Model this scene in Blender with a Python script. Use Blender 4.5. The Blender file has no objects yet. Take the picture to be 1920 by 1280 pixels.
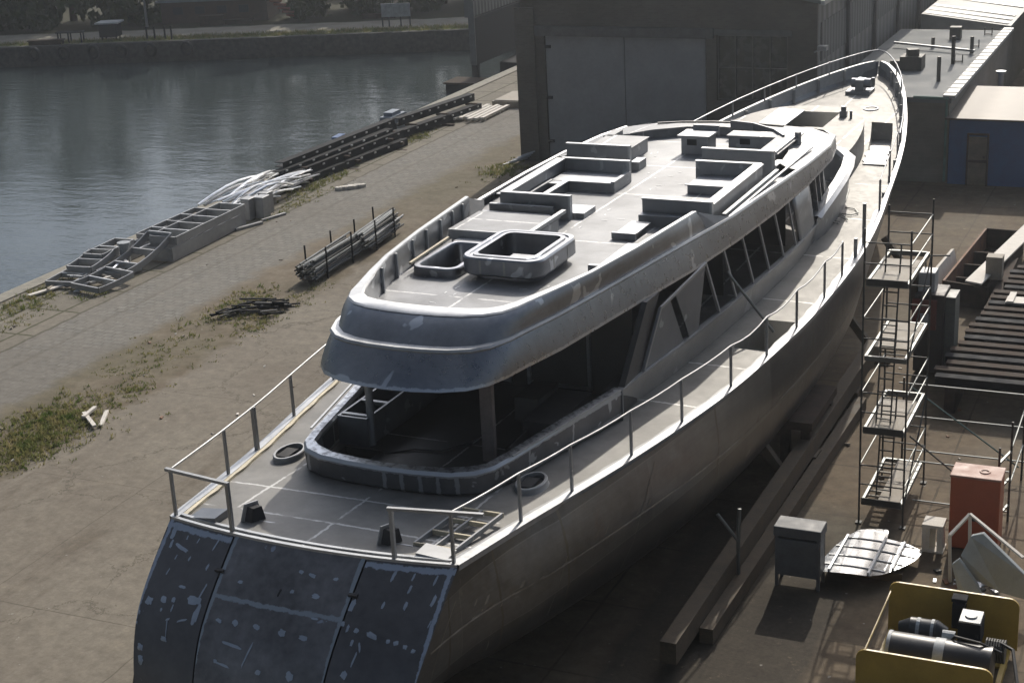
import bpy, bmesh, math, random
from mathutils import Vector, Matrix, Euler
random.seed(7)
R = math.radians
scene = bpy.context.scene
COL = scene.collection

# ------------------------------------------------------------------ camera
f_, pit, roll, yaw = 3024.2, R(19.398), R(3.088), R(24.832)
cy, sy, cp, sp = math.cos(yaw), math.sin(yaw), math.cos(pit), math.sin(pit)
fwd = Vector((-sy * cp, cy * cp, -sp)); rgt = Vector((cy, sy, 0)); dwn = fwd.cross(rgt)
r2 = math.cos(roll) * rgt + math.sin(roll) * dwn
d2 = -math.sin(roll) * rgt + math.cos(roll) * dwn
cd = bpy.data.cameras.new("camera"); cam = bpy.data.objects.new("camera", cd); COL.objects.link(cam)
m3 = Matrix((r2, -d2, -fwd)).transposed()
cam.matrix_world = Matrix.Translation((0, 0, 17.7)) @ m3.to_4x4()
cd.sensor_width = 36; cd.lens = f_ / 1920 * 36; cd.clip_end = 3000; cd.clip_start = 0.3
scene.camera = cam

# ------------------------------------------------------------------ sun, sky, exposure
SUN_TRAVEL = Vector((0.13, -1.5, -1.0)).normalized()
sd = bpy.data.lights.new("sun", 'SUN'); sd.energy = 4.0; sd.angle = R(0.5); sd.color = (1.0, 0.93, 0.82)
so = bpy.data.objects.new("sun", sd); COL.objects.link(so)
so.rotation_euler = SUN_TRAVEL.to_track_quat('-Z', 'Y').to_euler()
sun_el = math.asin(-SUN_TRAVEL.z); sun_az = math.atan2(-SUN_TRAVEL.x, -SUN_TRAVEL.y)
w = bpy.data.worlds.new("World"); scene.world = w; w.use_nodes = True
wn = w.node_tree; bg = wn.nodes['Background']
sky = wn.nodes.new('ShaderNodeTexSky'); sky.sky_type = 'NISHITA'; sky.sun_disc = False
sky.sun_elevation = sun_el; sky.sun_rotation = sun_az; sky.dust_density = 2.0; sky.air_density = 1.0
# soft broken cloud in the sky
tc = wn.nodes.new('ShaderNodeTexCoord'); cn = wn.nodes.new('ShaderNodeTexNoise')
cn.inputs['Scale'].default_value = 2.2; cn.inputs['Detail'].default_value = 6
mpn = wn.nodes.new('ShaderNodeMapping'); mpn.inputs['Scale'].default_value = (1, 1, 2.6)
wn.links.new(tc.outputs['Generated'], mpn.inputs[0]); wn.links.new(mpn.outputs[0], cn.inputs['Vector'])
crp = wn.nodes.new('ShaderNodeMapRange'); crp.inputs[1].default_value = .38; crp.inputs[2].default_value = .66
crp.inputs[3].default_value = .05; crp.inputs[4].default_value = .6
wn.links.new(cn.outputs['Fac'], crp.inputs[0])
mxs = wn.nodes.new('ShaderNodeMix'); mxs.data_type = 'RGBA'
wn.links.new(crp.outputs[0], mxs.inputs[0]); wn.links.new(sky.outputs[0], mxs.inputs[6])
mxs.inputs[7].default_value = (6.6, 7.2, 8.1, 1)
dt = wn.nodes.new('ShaderNodeVectorMath'); dt.operation = 'DOT_PRODUCT'; dt.inputs[1].default_value = tuple(-SUN_TRAVEL)
wn.links.new(tc.outputs['Generated'], dt.inputs[0])
mx0 = wn.nodes.new('ShaderNodeMath'); mx0.operation = 'MAXIMUM'; mx0.inputs[1].default_value = 0; wn.links.new(dt.outputs['Value'], mx0.inputs[0])
pw = wn.nodes.new('ShaderNodeMath'); pw.operation = 'POWER'; pw.inputs[1].default_value = 5; wn.links.new(mx0.outputs[0], pw.inputs[0])
ma = wn.nodes.new('ShaderNodeMath'); ma.operation = 'MULTIPLY_ADD'; ma.inputs[1].default_value = 6.5; ma.inputs[2].default_value = 1.0; wn.links.new(pw.outputs[0], ma.inputs[0])
sc3 = wn.nodes.new('ShaderNodeVectorMath'); sc3.operation = 'SCALE'; wn.links.new(mxs.outputs[2], sc3.inputs[0]); wn.links.new(ma.outputs[0], sc3.inputs['Scale'])
wn.links.new(sc3.outputs[0], bg.inputs[0]); bg.inputs[1].default_value = 0.052
vs = scene.view_settings; vs.view_transform = 'Standard'; vs.look = 'None'; vs.gamma = 1; vs.exposure = -0.25
vs.use_curve_mapping = False

# ------------------------------------------------------------------ material helpers
class NT:
    def __init__(s, name):
        s.m = bpy.data.materials.new(name); s.m.use_nodes = True
        s.t = s.m.node_tree; s.p = s.t.nodes['Principled BSDF']
        s.tc = s.n('ShaderNodeTexCoord').outputs['Object']
        s.sep = None
    def n(s, t): return s.t.nodes.new(t)
    def set(s, sock, v):
        if isinstance(v, bpy.types.NodeSocket): s.t.links.new(v, sock)
        elif isinstance(v, (tuple, list)) and len(v) == 3 and sock.type == 'RGBA': sock.default_value = (*v, 1)
        else: sock.default_value = v
    def xyz(s):
        if s.sep is None:
            q = s.n('ShaderNodeSeparateXYZ'); s.t.links.new(s.tc, q.inputs[0]); s.sep = q.outputs
        return s.sep
    def math(s, op, a, b=0.0, c=0.0, clamp=False):
        q = s.n('ShaderNodeMath'); q.operation = op; q.use_clamp = clamp
        s.set(q.inputs[0], a); s.set(q.inputs[1], b)
        if len(q.inputs) > 2: s.set(q.inputs[2], c)
        return q.outputs[0]
    def noise(s, scale, detail=3, rough=.55, vec=None, stretch=None, dist=0.0):
        q = s.n('ShaderNodeTexNoise'); q.inputs['Scale'].default_value = scale
        q.inputs['Detail'].default_value = detail; q.inputs['Roughness'].default_value = rough
        q.inputs['Distortion'].default_value = dist
        v = vec or s.tc
        if stretch:
            mp = s.n('ShaderNodeMapping'); mp.inputs['Scale'].default_value = stretch
            s.t.links.new(v, mp.inputs[0]); v = mp.outputs[0]
        s.t.links.new(v, q.inputs['Vector']); return q.outputs['Fac']
    def ramp(s, v, a, b, lo=0.0, hi=1.0):
        q = s.n('ShaderNodeMapRange'); s.set(q.inputs[0], v)
        for i, k in ((1, a), (2, b), (3, lo), (4, hi)): q.inputs[i].default_value = k
        return q.outputs[0]
    def mix(s, f, a, b):
        q = s.n('ShaderNodeMix'); q.data_type = 'RGBA'
        s.set(q.inputs[0], f); s.set(q.inputs[6], a); s.set(q.inputs[7], b); return q.outputs[2]
    def bump(s, h, strength=.3, dist=.02):
        q = s.n('ShaderNodeBump'); q.inputs['Strength'].default_value = strength; q.inputs['Distance'].default_value = dist
        s.set(q.inputs['Height'], h); s.t.links.new(q.outputs[0], s.p.inputs['Normal'])
    def out(s, col, rough=.6, metal=0.0, spec=None):
        s.set(s.p.inputs['Base Color'], col); s.set(s.p.inputs['Roughness'], rough); s.set(s.p.inputs['Metallic'], metal)
        if spec is not None: s.p.inputs['Specular IOR Level'].default_value = spec
        return s.m

def plain(name, col, rough=.7, metal=0.0, var=.35, scale=3.0, bump=.0, spec=None):
    n = NT(name)
    a = n.noise(scale, 5, .6); b = n.noise(scale * 9, 3, .6)
    f = n.math('ADD', n.math('MULTIPLY', a, .7), n.math('MULTIPLY', b, .3))
    f = n.ramp(f, .3, .7)
    lo = tuple(c * (1 - var) for c in col); hi = tuple(min(1, c * (1 + var)) for c in col)
    if bump: n.bump(b, bump, .01)
    return n.out(n.mix(f, lo, hi), n.ramp(a, .3, .7, max(0.05, rough - .1), min(1, rough + .1)), metal, spec)

def alu(name, base, rough=.4, metal=1.0, var=.2, patch=None, patch_col=(.75, .77, .8), patch_scale=1.3, seams=(), seam_col=(.85, .86, .87),
        seam_w=.03, streak=None, bump=.06, rust=0.0, plates=False):
    n = NT(name); X = n.xyz()
    a = n.noise(.7, 4, .6); b = n.noise(5, 4, .65)
    f = n.ramp(n.math('ADD', n.math('MULTIPLY', a, .6), n.math('MULTIPLY', b, .4)), .32, .68)
    lo = tuple(c * (1 - var) for c in base); hi = tuple(min(.95, c * (1 + var)) for c in base)
    c = n.mix(f, lo, hi)
    if streak:
        st = n.noise(6, 3, .6, stretch=streak)
        c = n.mix(n.ramp(st, .4, .75, 0, .3), c, tuple(k * .72 for k in base))
    if rust:
        rs = n.noise(.55, 5, .6, dist=.4)
        c = n.mix(n.ramp(rs, .60, .75, 0, rust), c, (.30, .16, .08))
    if plates:
        pb_ = n.n('ShaderNodeTexBrick'); pb_.inputs['Scale'].default_value = 1; pb_.inputs['Brick Width'].default_value = 6.4; pb_.inputs['Row Height'].default_value = 1.35; pb_.inputs['Mortar Size'].default_value = .012
        cb = n.n('ShaderNodeCombineXYZ'); n.set(cb.inputs[0], n.math('ADD', X[1], 3.2)); n.set(cb.inputs[1], X[2]); n.t.links.new(cb.outputs[0], pb_.inputs['Vector'])
        n.set(pb_.inputs['Color1'], (.78, .78, .78)); n.set(pb_.inputs['Color2'], (1.2, 1.2, 1.2)); n.set(pb_.inputs['Mortar'], (1.25, 1.25, 1.25))
        mu = n.n('ShaderNodeMix'); mu.data_type = 'RGBA'; mu.blend_type = 'MULTIPLY'; mu.inputs[0].default_value = 1
        n.set(mu.inputs[6], c); n.t.links.new(pb_.outputs['Color'], mu.inputs[7]); c = mu.outputs[2]
    masks = []
    if patch is not None:
        pn = n.noise(patch_scale, 2.6, .5, dist=.5)
        masks.append((n.ramp(pn, patch, patch + .025), patch_col))
    if seams:
        wob = n.math('MULTIPLY', n.math('SUBTRACT', n.noise(7, 3, .7), .5), .09)
        gate = n.ramp(n.noise(1.7, 2), .36, .46)
        tot = None
        for s_ in seams:
            ax, pos = s_[0], s_[1]; ww = s_[2] if len(s_) > 2 else seam_w
            d = n.math('ABSOLUTE', n.math('SUBTRACT', n.math('ADD', X[ax], wob), pos))
            k = n.ramp(d, ww, ww + .015, 1, 0)
            if len(s_) > 3:   # dashed along another axis with the given period
                fr = n.math('FRACT', n.math('MULTIPLY', n.math('ADD', X[s_[3]], n.math('MULTIPLY', wob, 4.0)), 1.0 / s_[4]))
                k = n.math('MULTIPLY', n.math('MULTIPLY', k, n.ramp(n.noise(1.3, 2, .5), .42, .5)), n.ramp(fr, .42, .5, 1, 0))
            tot = k if tot is None else n.math('MAXIMUM', tot, k)
        masks.append((n.math('MULTIPLY', tot, gate) if patch is None else tot, seam_col))
    rg = n.ramp(b, .3, .7, rough - .06, rough + .08)
    for mk, mc in masks:
        c = n.mix(mk, c, mc)
    if bump: n.bump(n.noise(1.6, 3, .5), bump, .05)
    return n.out(c, rg, metal)

M = {}
M['deck'] = alu('deck_aluminium', (.195, .191, .182), .62, metal=.55, var=.34, seam_col=(.5, .5, .49),  seams=[(0, 2.2), (0, -2.2), (1, 2.1), (1, 9.4), (1, 12.1), (1, 17.3), (1, 21.3), (1, 25.2), (1, 29.3), (0, .0), (1, 0.9)], seam_w=.02, bump=.05)
M['deckshade'] = alu('shaded_floor_aluminium', (.13, .132, .135), .5, seams=[(0, .6), (1, 5.6)], seam_w=.015, seam_col=(.5, .5, .5))  # deck metal darkened for the shade under the roof
M['roof'] = alu('roof_plate', (.215, .22, .228), .58, metal=.58, var=.36, seam_col=(.5, .5, .5),  seams=[(0, -.28), (0, 1.75), (0, -2.5), (1, 7.4), (1, 12.4), (1, 17.2), (1, 20.6), (1, 23.9), (0, 2.85), (0, 3.3)], seam_w=.018, bump=.05)
M['alu'] = alu('bare_aluminium', (.34, .345, .35), .54, metal=.6, bump=.04)
M['alubright'] = alu('ground_aluminium', (.44, .45, .46), .5, metal=.65, var=.25, bump=.05)
M['aludark'] = alu('dull_aluminium', (.22, .23, .25), .5, bump=.05, patch=.66, patch_col=(.4, .42, .44))
M['shine'] = alu('shiny_pipe', (.75, .76, .77), .38, bump=0)
M['house'] = alu('house_side_plate', (.46, .455, .44), .45, var=.18, bump=.05, patch=.66, patch_col=(.56, .56, .55))
M['filler'] = alu('sanded_filler', (.34, .39, .46), .5, metal=.8, var=.25, bump=0)
M['panel'] = alu('panel_aluminium', (.31, .32, .335), .5, var=.22, bump=.04, patch=.64, patch_col=(.44, .45, .47), patch_scale=2.2)
M['fascia'] = alu('fascia_plate', (.27, .285, .315), .30, var=.2, patch=.655, patch_col=(.52, .54, .58), patch_scale=1.1, seam_col=(.5, .52, .56), seams=[(2, 6.355, .03)], streak=(.35, 3, .3), bump=.04)
M['coaming'] = alu('coaming_plate', (.27, .28, .30), .36, var=.22, patch=.60, patch_col=(.52, .54, .57), patch_scale=1.6, bump=.08)
M['hull'] = alu('hull_plate', (.26, .272, .288), .35, var=.22, streak=(.12, .12, 4), rust=.35, plates=True, patch=.70, patch_col=(.36, .37, .38), patch_scale=1.4, seam_col=(.24, .24, .23),
                seams=[(1, 3.2, .025), (1, 9.5, .03), (1, 16.2, .03), (1, 22.5, .025), (1, 29, .03), (1, -.4, .02), (1, 1.2, .02)], bump=.07)
M['weld'] = alu('ground_weld', (.36, .36, .35), .48, var=.4)
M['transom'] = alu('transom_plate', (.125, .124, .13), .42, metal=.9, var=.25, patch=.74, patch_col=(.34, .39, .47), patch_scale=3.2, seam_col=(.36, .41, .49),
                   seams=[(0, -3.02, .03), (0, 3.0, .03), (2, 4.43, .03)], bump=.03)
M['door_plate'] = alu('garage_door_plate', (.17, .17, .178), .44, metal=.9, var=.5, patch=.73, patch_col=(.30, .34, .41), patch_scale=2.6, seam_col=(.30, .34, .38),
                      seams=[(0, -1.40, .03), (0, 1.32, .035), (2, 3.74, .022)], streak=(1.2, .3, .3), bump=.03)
M['cockpit'] = alu('cockpit_coaming_plate', (.19, .195, .21), .42, metal=.95, var=.25, patch=.64, patch_col=(.46, .48, .51), patch_scale=2.4, bump=.03, seam_col=(.46, .48, .51),
                   seams=[(0, k, .035) for k in (-2.0, -1.85, .1, .48, .88, 1.25, 1.62)] + [(2, 4.80, .05), (2, 4.27, .05), (1, 4.6, .02), (1, 6.2, .02)])
M['beige'] = plain('unfinished_edge', (.50, .45, .34), .6, .3)
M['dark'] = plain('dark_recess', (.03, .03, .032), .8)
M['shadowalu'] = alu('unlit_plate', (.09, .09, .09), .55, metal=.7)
M['rustpole'] = plain('rusty_primer', (.20, .17, .16), .55, .5)
M['black'] = plain('black_steel', (.022, .023, .026), .85, 0, spec=.15)
M['steel'] = alu('galvanised_tube', (.18, .188, .184), .5, metal=.8, var=.3, bump=0)
M['darksteel'] = plain('dark_tube', (.07, .07, .066), .65, .4)
M['rust'] = plain('rusty_steel', (.17, .085, .045), .8, .1, var=.6)
M['rustdark'] = plain('brown_steel', (.06, .045, .036), .9, 0, var=.5, spec=.15)
M['ply'] = plain('plywood', (.30, .265, .215), .75, var=.25)
M['whitewood'] = plain('pale_timber', (.62, .58, .52), .75, var=.18)
M['timber'] = plain('dirty_shaded_timber', (.085, .064, .042), .85, var=.45)  # dirty tone, darkened further to stand for shade beside the hull
M['orange'] = plain('red_orange_paint', (.36, .09, .045), .42, 0, var=.12)
M['orangelid'] = plain('pale_red_lid', (.36, .20, .155), .6, 0, var=.12)
M['yellow'] = plain('yellow_paint', (.40, .27, .055), .45, 0, var=.15)
M['cable'] = plain('black_rubber', (.02, .02, .02), .6)
M['cabinet'] = plain('grey_enamel', (.32, .34, .35), .5)
M['cabshade'] = plain('shaded_grey_enamel', (.10, .105, .11), .6)  # grey enamel darkened to stand for the hull's shade on the cabinet
M['blue'] = plain('blue_paint', (.025, .10, .27), .6, var=.2)
M['doorgrey'] = plain('grey_door_paint', (.245, .248, .255), .65, var=.16, scale=.8)
M['glass'] = plain('dirty_glass', (.03, .04, .04), .25, 0, var=.3)
M['roofing'] = plain('roofing_felt', (.16, .17, .172), .85, var=.15, scale=.7)
M['flashing'] = plain('zinc_flashing', (.40, .40, .39), .6, .2, var=.2)
M['whiteboat'] = plain('grey_painted_board', (.33, .36, .36), .5, var=.15)
M['trunk'] = plain('bark', (.06, .045, .03), .9)
M['bluecloth'] = plain('blue_sheet', (.05, .11, .25), .7)
M['redbrown'] = plain('brick_red', (.25, .09, .06), .8)

def leafmat(name, c1, c2, tr=.25):
    n = NT(name); f = n.noise(1.1 if tr < .4 else 2.6, 4)
    c = n.mix(n.ramp(f, .35, .65), c1, c2)
    n.out(c, .7, 0, .2)
    tl_ = n.n('ShaderNodeBsdfTranslucent'); n.set(tl_.inputs[0], c); ms = n.n('ShaderNodeMixShader'); ms.inputs[0].default_value = tr
    n.t.links.new(n.p.outputs[0], ms.inputs[1]); n.t.links.new(tl_.outputs[0], ms.inputs[2]); n.t.links.new(ms.outputs[0], n.t.nodes['Material Output'].inputs[0])
    return n.m
M['leaf'] = leafmat('foliage', (.022, .045, .015), (.05, .08, .022))
M['leaf2'] = leafmat('foliage_pale', (.04, .06, .02), (.08, .10, .03))
M['grass'] = leafmat('grass_blades', (.075, .115, .028), (.27, .235, .11), .5)

def brickwall(name, c1, c2, mortar, sc=1.0):
    n = NT(name)
    q = n.n('ShaderNodeTexBrick'); q.inputs['Scale'].default_value = 1.0
    q.inputs['Brick Width'].default_value = .26 * sc; q.inputs['Row Height'].default_value = .085 * sc; q.inputs['Mortar Size'].default_value = .008
    X = n.xyz(); cb = n.n('ShaderNodeCombineXYZ')
    n.set(cb.inputs[0], n.math('ADD', X[0], X[1])); n.set(cb.inputs[1], X[2])
    n.t.links.new(cb.outputs[0], q.inputs['Vector'])
    n.set(q.inputs['Color1'], c1); n.set(q.inputs['Color2'], c2); n.set(q.inputs['Mortar'], mortar)
    st = n.ramp(n.noise(.35, 5, .65), .35, .7)
    c = n.mix(n.math('MULTIPLY', st, .6), q.outputs['Color'], tuple(k * .45 for k in c1))
    return n.out(c, .9)
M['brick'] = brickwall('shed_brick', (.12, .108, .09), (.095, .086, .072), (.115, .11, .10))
M['render'] = brickwall('block_wall', (.23, .21, .18), (.20, .185, .16), (.24, .23, .2), 2.2)

def corrug(name, col, period=.25, axis=1):
    n = NT(name); X = n.xyz()
    wv = n.math('SINE', n.math('MULTIPLY', X[axis], 2 * math.pi / period))
    st = n.noise(.6, 5, .65)
    c = n.mix(n.ramp(wv, -1, 1), tuple(k * .6 for k in col), col)
    c = n.mix(n.ramp(st, .4, .7, 0, .6), c, tuple(k * .5 for k in col))
    n.bump(wv, .6, .03)
    return n.out(c, .6, .2)
M['corr'] = corrug('corrugated_side', (.16, .165, .17), .9)
M['corrroof'] = corrug('corrugated_roof', (.25, .26, .26), .3)
M['rustroof'] = corrug('rusty_roof', (.105, .088, .07), 1.9, 0)

# ground: quay slabs, cobbles, dirt strip, concrete slabs, yard
def groundmat():
    n = NT('yard_ground'); X = n.xyz()
    wob = n.math('MULTIPLY', n.math('SUBTRACT', n.noise(.45, 5, .65), .5), 2.6)
    wob2 = n.math('MULTIPLY', n.math('SUBTRACT', n.noise(1.5, 3, .6), .5), .25)
    xs = n.math('ADD', X[0], wob); xt = n.math('ADD', X[0], wob2)
    big = n.noise(.16, 5, .6); mid = n.noise(.9, 5, .65); fine = n.noise(9, 4, .7)
    def bricks(wd, ht, off, c1, c2, mo, ms, rot=0.0):
        mp = n.n('ShaderNodeMapping'); mp.inputs['Rotation'].default_value = (0, 0, rot)
        jit = n.n('ShaderNodeVectorMath'); jit.operation = 'ADD'
        cb = n.n('ShaderNodeCombineXYZ'); n.set(cb.inputs[0], n.math('MULTIPLY', wob2, .35)); n.set(cb.inputs[1], n.math('MULTIPLY', wob2, .35))
        n.t.links.new(n.tc, jit.inputs[0]); n.t.links.new(cb.outputs[0], jit.inputs[1])
        n.t.links.new(jit.outputs[0], mp.inputs[0])
        q = n.n('ShaderNodeTexBrick'); q.offset = off
        q.inputs['Scale'].default_value = 1; q.inputs['Brick Width'].default_value = wd; q.inputs['Row Height'].default_value = ht
        q.inputs['Mortar Size'].default_value = ms; n.t.links.new(mp.outputs[0], q.inputs['Vector'])
        n.set(q.inputs['Color1'], c1); n.set(q.inputs['Color2'], c2); n.set(q.inputs['Mortar'], mo)
        return q.outputs['Color']
    slab = bricks(1.6, 2.6, .0, (.25, .225, .18), (.22, .20, .16), (.085, .085, .045), .06)
    cob = bricks(.42, .30, .5, (.265, .255, .23), (.225, .22, .20), (.17, .16, .135), .03)
    cob = n.mix(n.ramp(mid, .40, .62, 0, .85), cob, (.245, .23, .20))
    cob = n.mix(n.ramp(big, .5, .62, 0, .6), cob, (.19, .175, .15))
    dirt = n.mix(n.ramp(mid, .35, .65), (.15, .115, .075), (.235, .195, .14))
    dirt = n.mix(n.ramp(big, .45, .6, 0, .45), dirt, (.13, .125, .07))
    conc = bricks(5.2, 6.4, .0, (.275, .245, .195), (.255, .225, .18), (.16, .14, .11), .02)
    conc = n.mix(n.ramp(big, .4, .68, 0, .75), conc, (.185, .155, .12))
    conc = n.mix(n.ramp(mid, .55, .75, 0, .55), conc, (.31, .27, .205))
    conc = n.mix(n.ramp(n.noise(.5, 6, .7, stretch=(1, .25, 1)), .56, .66, 0, .6), conc, (.13, .105, .075))
    vo = n.n('ShaderNodeTexVoronoi'); vo.feature = 'DISTANCE_TO_EDGE'; vo.inputs['Scale'].default_value = .21
    vd = n.n('ShaderNodeVectorMath'); vd.operation = 'ADD'; vc = n.n('ShaderNodeCombineXYZ'); n.set(vc.inputs[0], n.math('MULTIPLY', n.noise(.8, 5, .7), 2.2)); n.set(vc.inputs[1], n.math('MULTIPLY', n.noise(1.1, 5, .7), 2.2))
    n.t.links.new(n.tc, vd.inputs[0]); n.t.links.new(vc.outputs[0], vd.inputs[1]); n.t.links.new(vd.outputs[0], vo.inputs['Vector'])
    crack = n.ramp(vo.outputs['Distance'], .003, .009, .7, 0)
    conc = n.mix(crack, conc, (.11, .095, .07))
    oil = n.ramp(n.noise(.32, 3, .5, dist=1.0), .64, .70, 0, .55)
    conc = n.mix(oil, conc, (.12, .105, .085))
    scuff = n.ramp(n.noise(2.2, 6, .75, stretch=(1, .12, 1)), .58, .72, 0, .45)
    conc = n.mix(scuff, conc, (.33, .30, .25))
    yard = bricks(3.0, 3.0, .0, (.20, .15, .095), (.17, .13, .085), (.09, .07, .045), .03)
    yard = n.mix(n.ramp(mid, .4, .7), yard, (.125, .09, .058))
    yard = n.mix(oil, yard, (.06, .048, .035))
    hull_shade = n.math('MULTIPLY', n.ramp(n.math('ABSOLUTE', n.math('ADD', xt, 9.0)), 1.9, 2.3, 1, 0), n.ramp(n.math('ADD', X[1], wob), 35.2, 36.6, 1, 0))  # painted shade: irregular dark strip in the soil beside the starboard hull
    yard = n.mix(n.math('MULTIPLY', hull_shade, .85), yard, (.030, .026, .020))
    yard = n.mix(n.ramp(n.noise(2.4, 6, .75), .6, .72, 0, .7), yard, (.25, .20, .13))
    yard = n.mix(n.ramp(big, .5, .66, 0, .6), yard, (.21, .185, .14))
    c = n.mix(n.ramp(xt, -37.75, -37.55), slab, cob)
    c = n.mix(n.ramp(n.math('ABSOLUTE', n.math('ADD', xt, 37.6)), .05, .09, .8, 0), c, (.10, .09, .06))
    c = n.mix(n.ramp(n.math('ABSOLUTE', n.math('ADD', xt, 36.2)), .05, .10, .35, 0), c, (.12, .105, .08))
    c = n.mix(n.ramp(xs, -34.1, -33.4), c, dirt)
    c = n.mix(n.ramp(xs, -30.5, -30.0), c, conc)
    c = n.mix(n.ramp(xs, -17.0, -13.0), c, yard)
    c = n.mix(n.ramp(fine, .3, .75, .0, .35), c, (.12, .10, .075))
    mott = n.ramp(n.noise(2.6, 9, .78), .36, .66, .66, 1.02)
    mm = n.n('ShaderNodeMix'); mm.data_type = 'RGBA'; mm.blend_type = 'MULTIPLY'; mm.inputs[0].default_value = 1
    cc_ = n.n('ShaderNodeCombineXYZ')
    for k_ in range(3): n.set(cc_.inputs[k_], mott)
    n.set(mm.inputs[6], c); n.t.links.new(cc_.outputs[0], mm.inputs[7]); c = mm.outputs[2]
    c = n.mix(n.ramp(n.noise(4.5, 2, .5), .72, .76, 0, .5), c, (.38, .36, .32))
    n.bump(n.math('ADD', n.math('MULTIPLY', fine, .5), mid), .35, .03)
    return n.out(c, .9, 0, .25)
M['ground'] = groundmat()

def farmat():
    n = NT('far_quay_ground'); X = n.xyz()
    d = n.math('ADD', n.math('MULTIPLY', n.math('ADD', X[0], 85.8), -.326), n.math('MULTIPLY', n.math('SUBTRACT', X[1], 96.2), .945))
    d = n.math('ADD', d, n.math('MULTIPLY', n.math('SUBTRACT', n.noise(.35, 4, .6), .5), 1.6))
    mid = n.noise(.6, 5, .6)
    road = n.mix(n.ramp(mid, .35, .65), (.27, .245, .20), (.35, .32, .265))
    grs = n.mix(n.ramp(mid, .35, .65), (.06, .09, .02), (.13, .13, .05))
    c = n.mix(n.ramp(d, .6, .9), (.24, .22, .18), grs)
    c = n.mix(n.ramp(d, 1.9, 2.3), c, road)
    c = n.mix(n.ramp(d, 6.3, 6.8), c, n.mix(mid, (.028, .034, .014), (.05, .045, .024)))
    return n.out(c, .9, 0, .2)
M['far'] = farmat()

def watermat():
    n = NT('harbour_water')
    a = n.noise(.9, 4, .6, stretch=(.55, 1.3, 1)); b = n.noise(3.2, 3, .6, stretch=(.6, 1.2, 1)); c = n.noise(.06, 3, .5)
    h = n.math('ADD', n.math('MULTIPLY', a, 1.0), n.math('MULTIPLY', b, .35))
    h = n.math('MULTIPLY', h, n.ramp(c, .35, .65, .25, 1.0))
    n.bump(h, .20, .35)
    n.p.inputs['IOR'].default_value = 1.33
    return n.out((.045, .058, .06), .11, 0, .6)
M['water'] = watermat()

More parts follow.
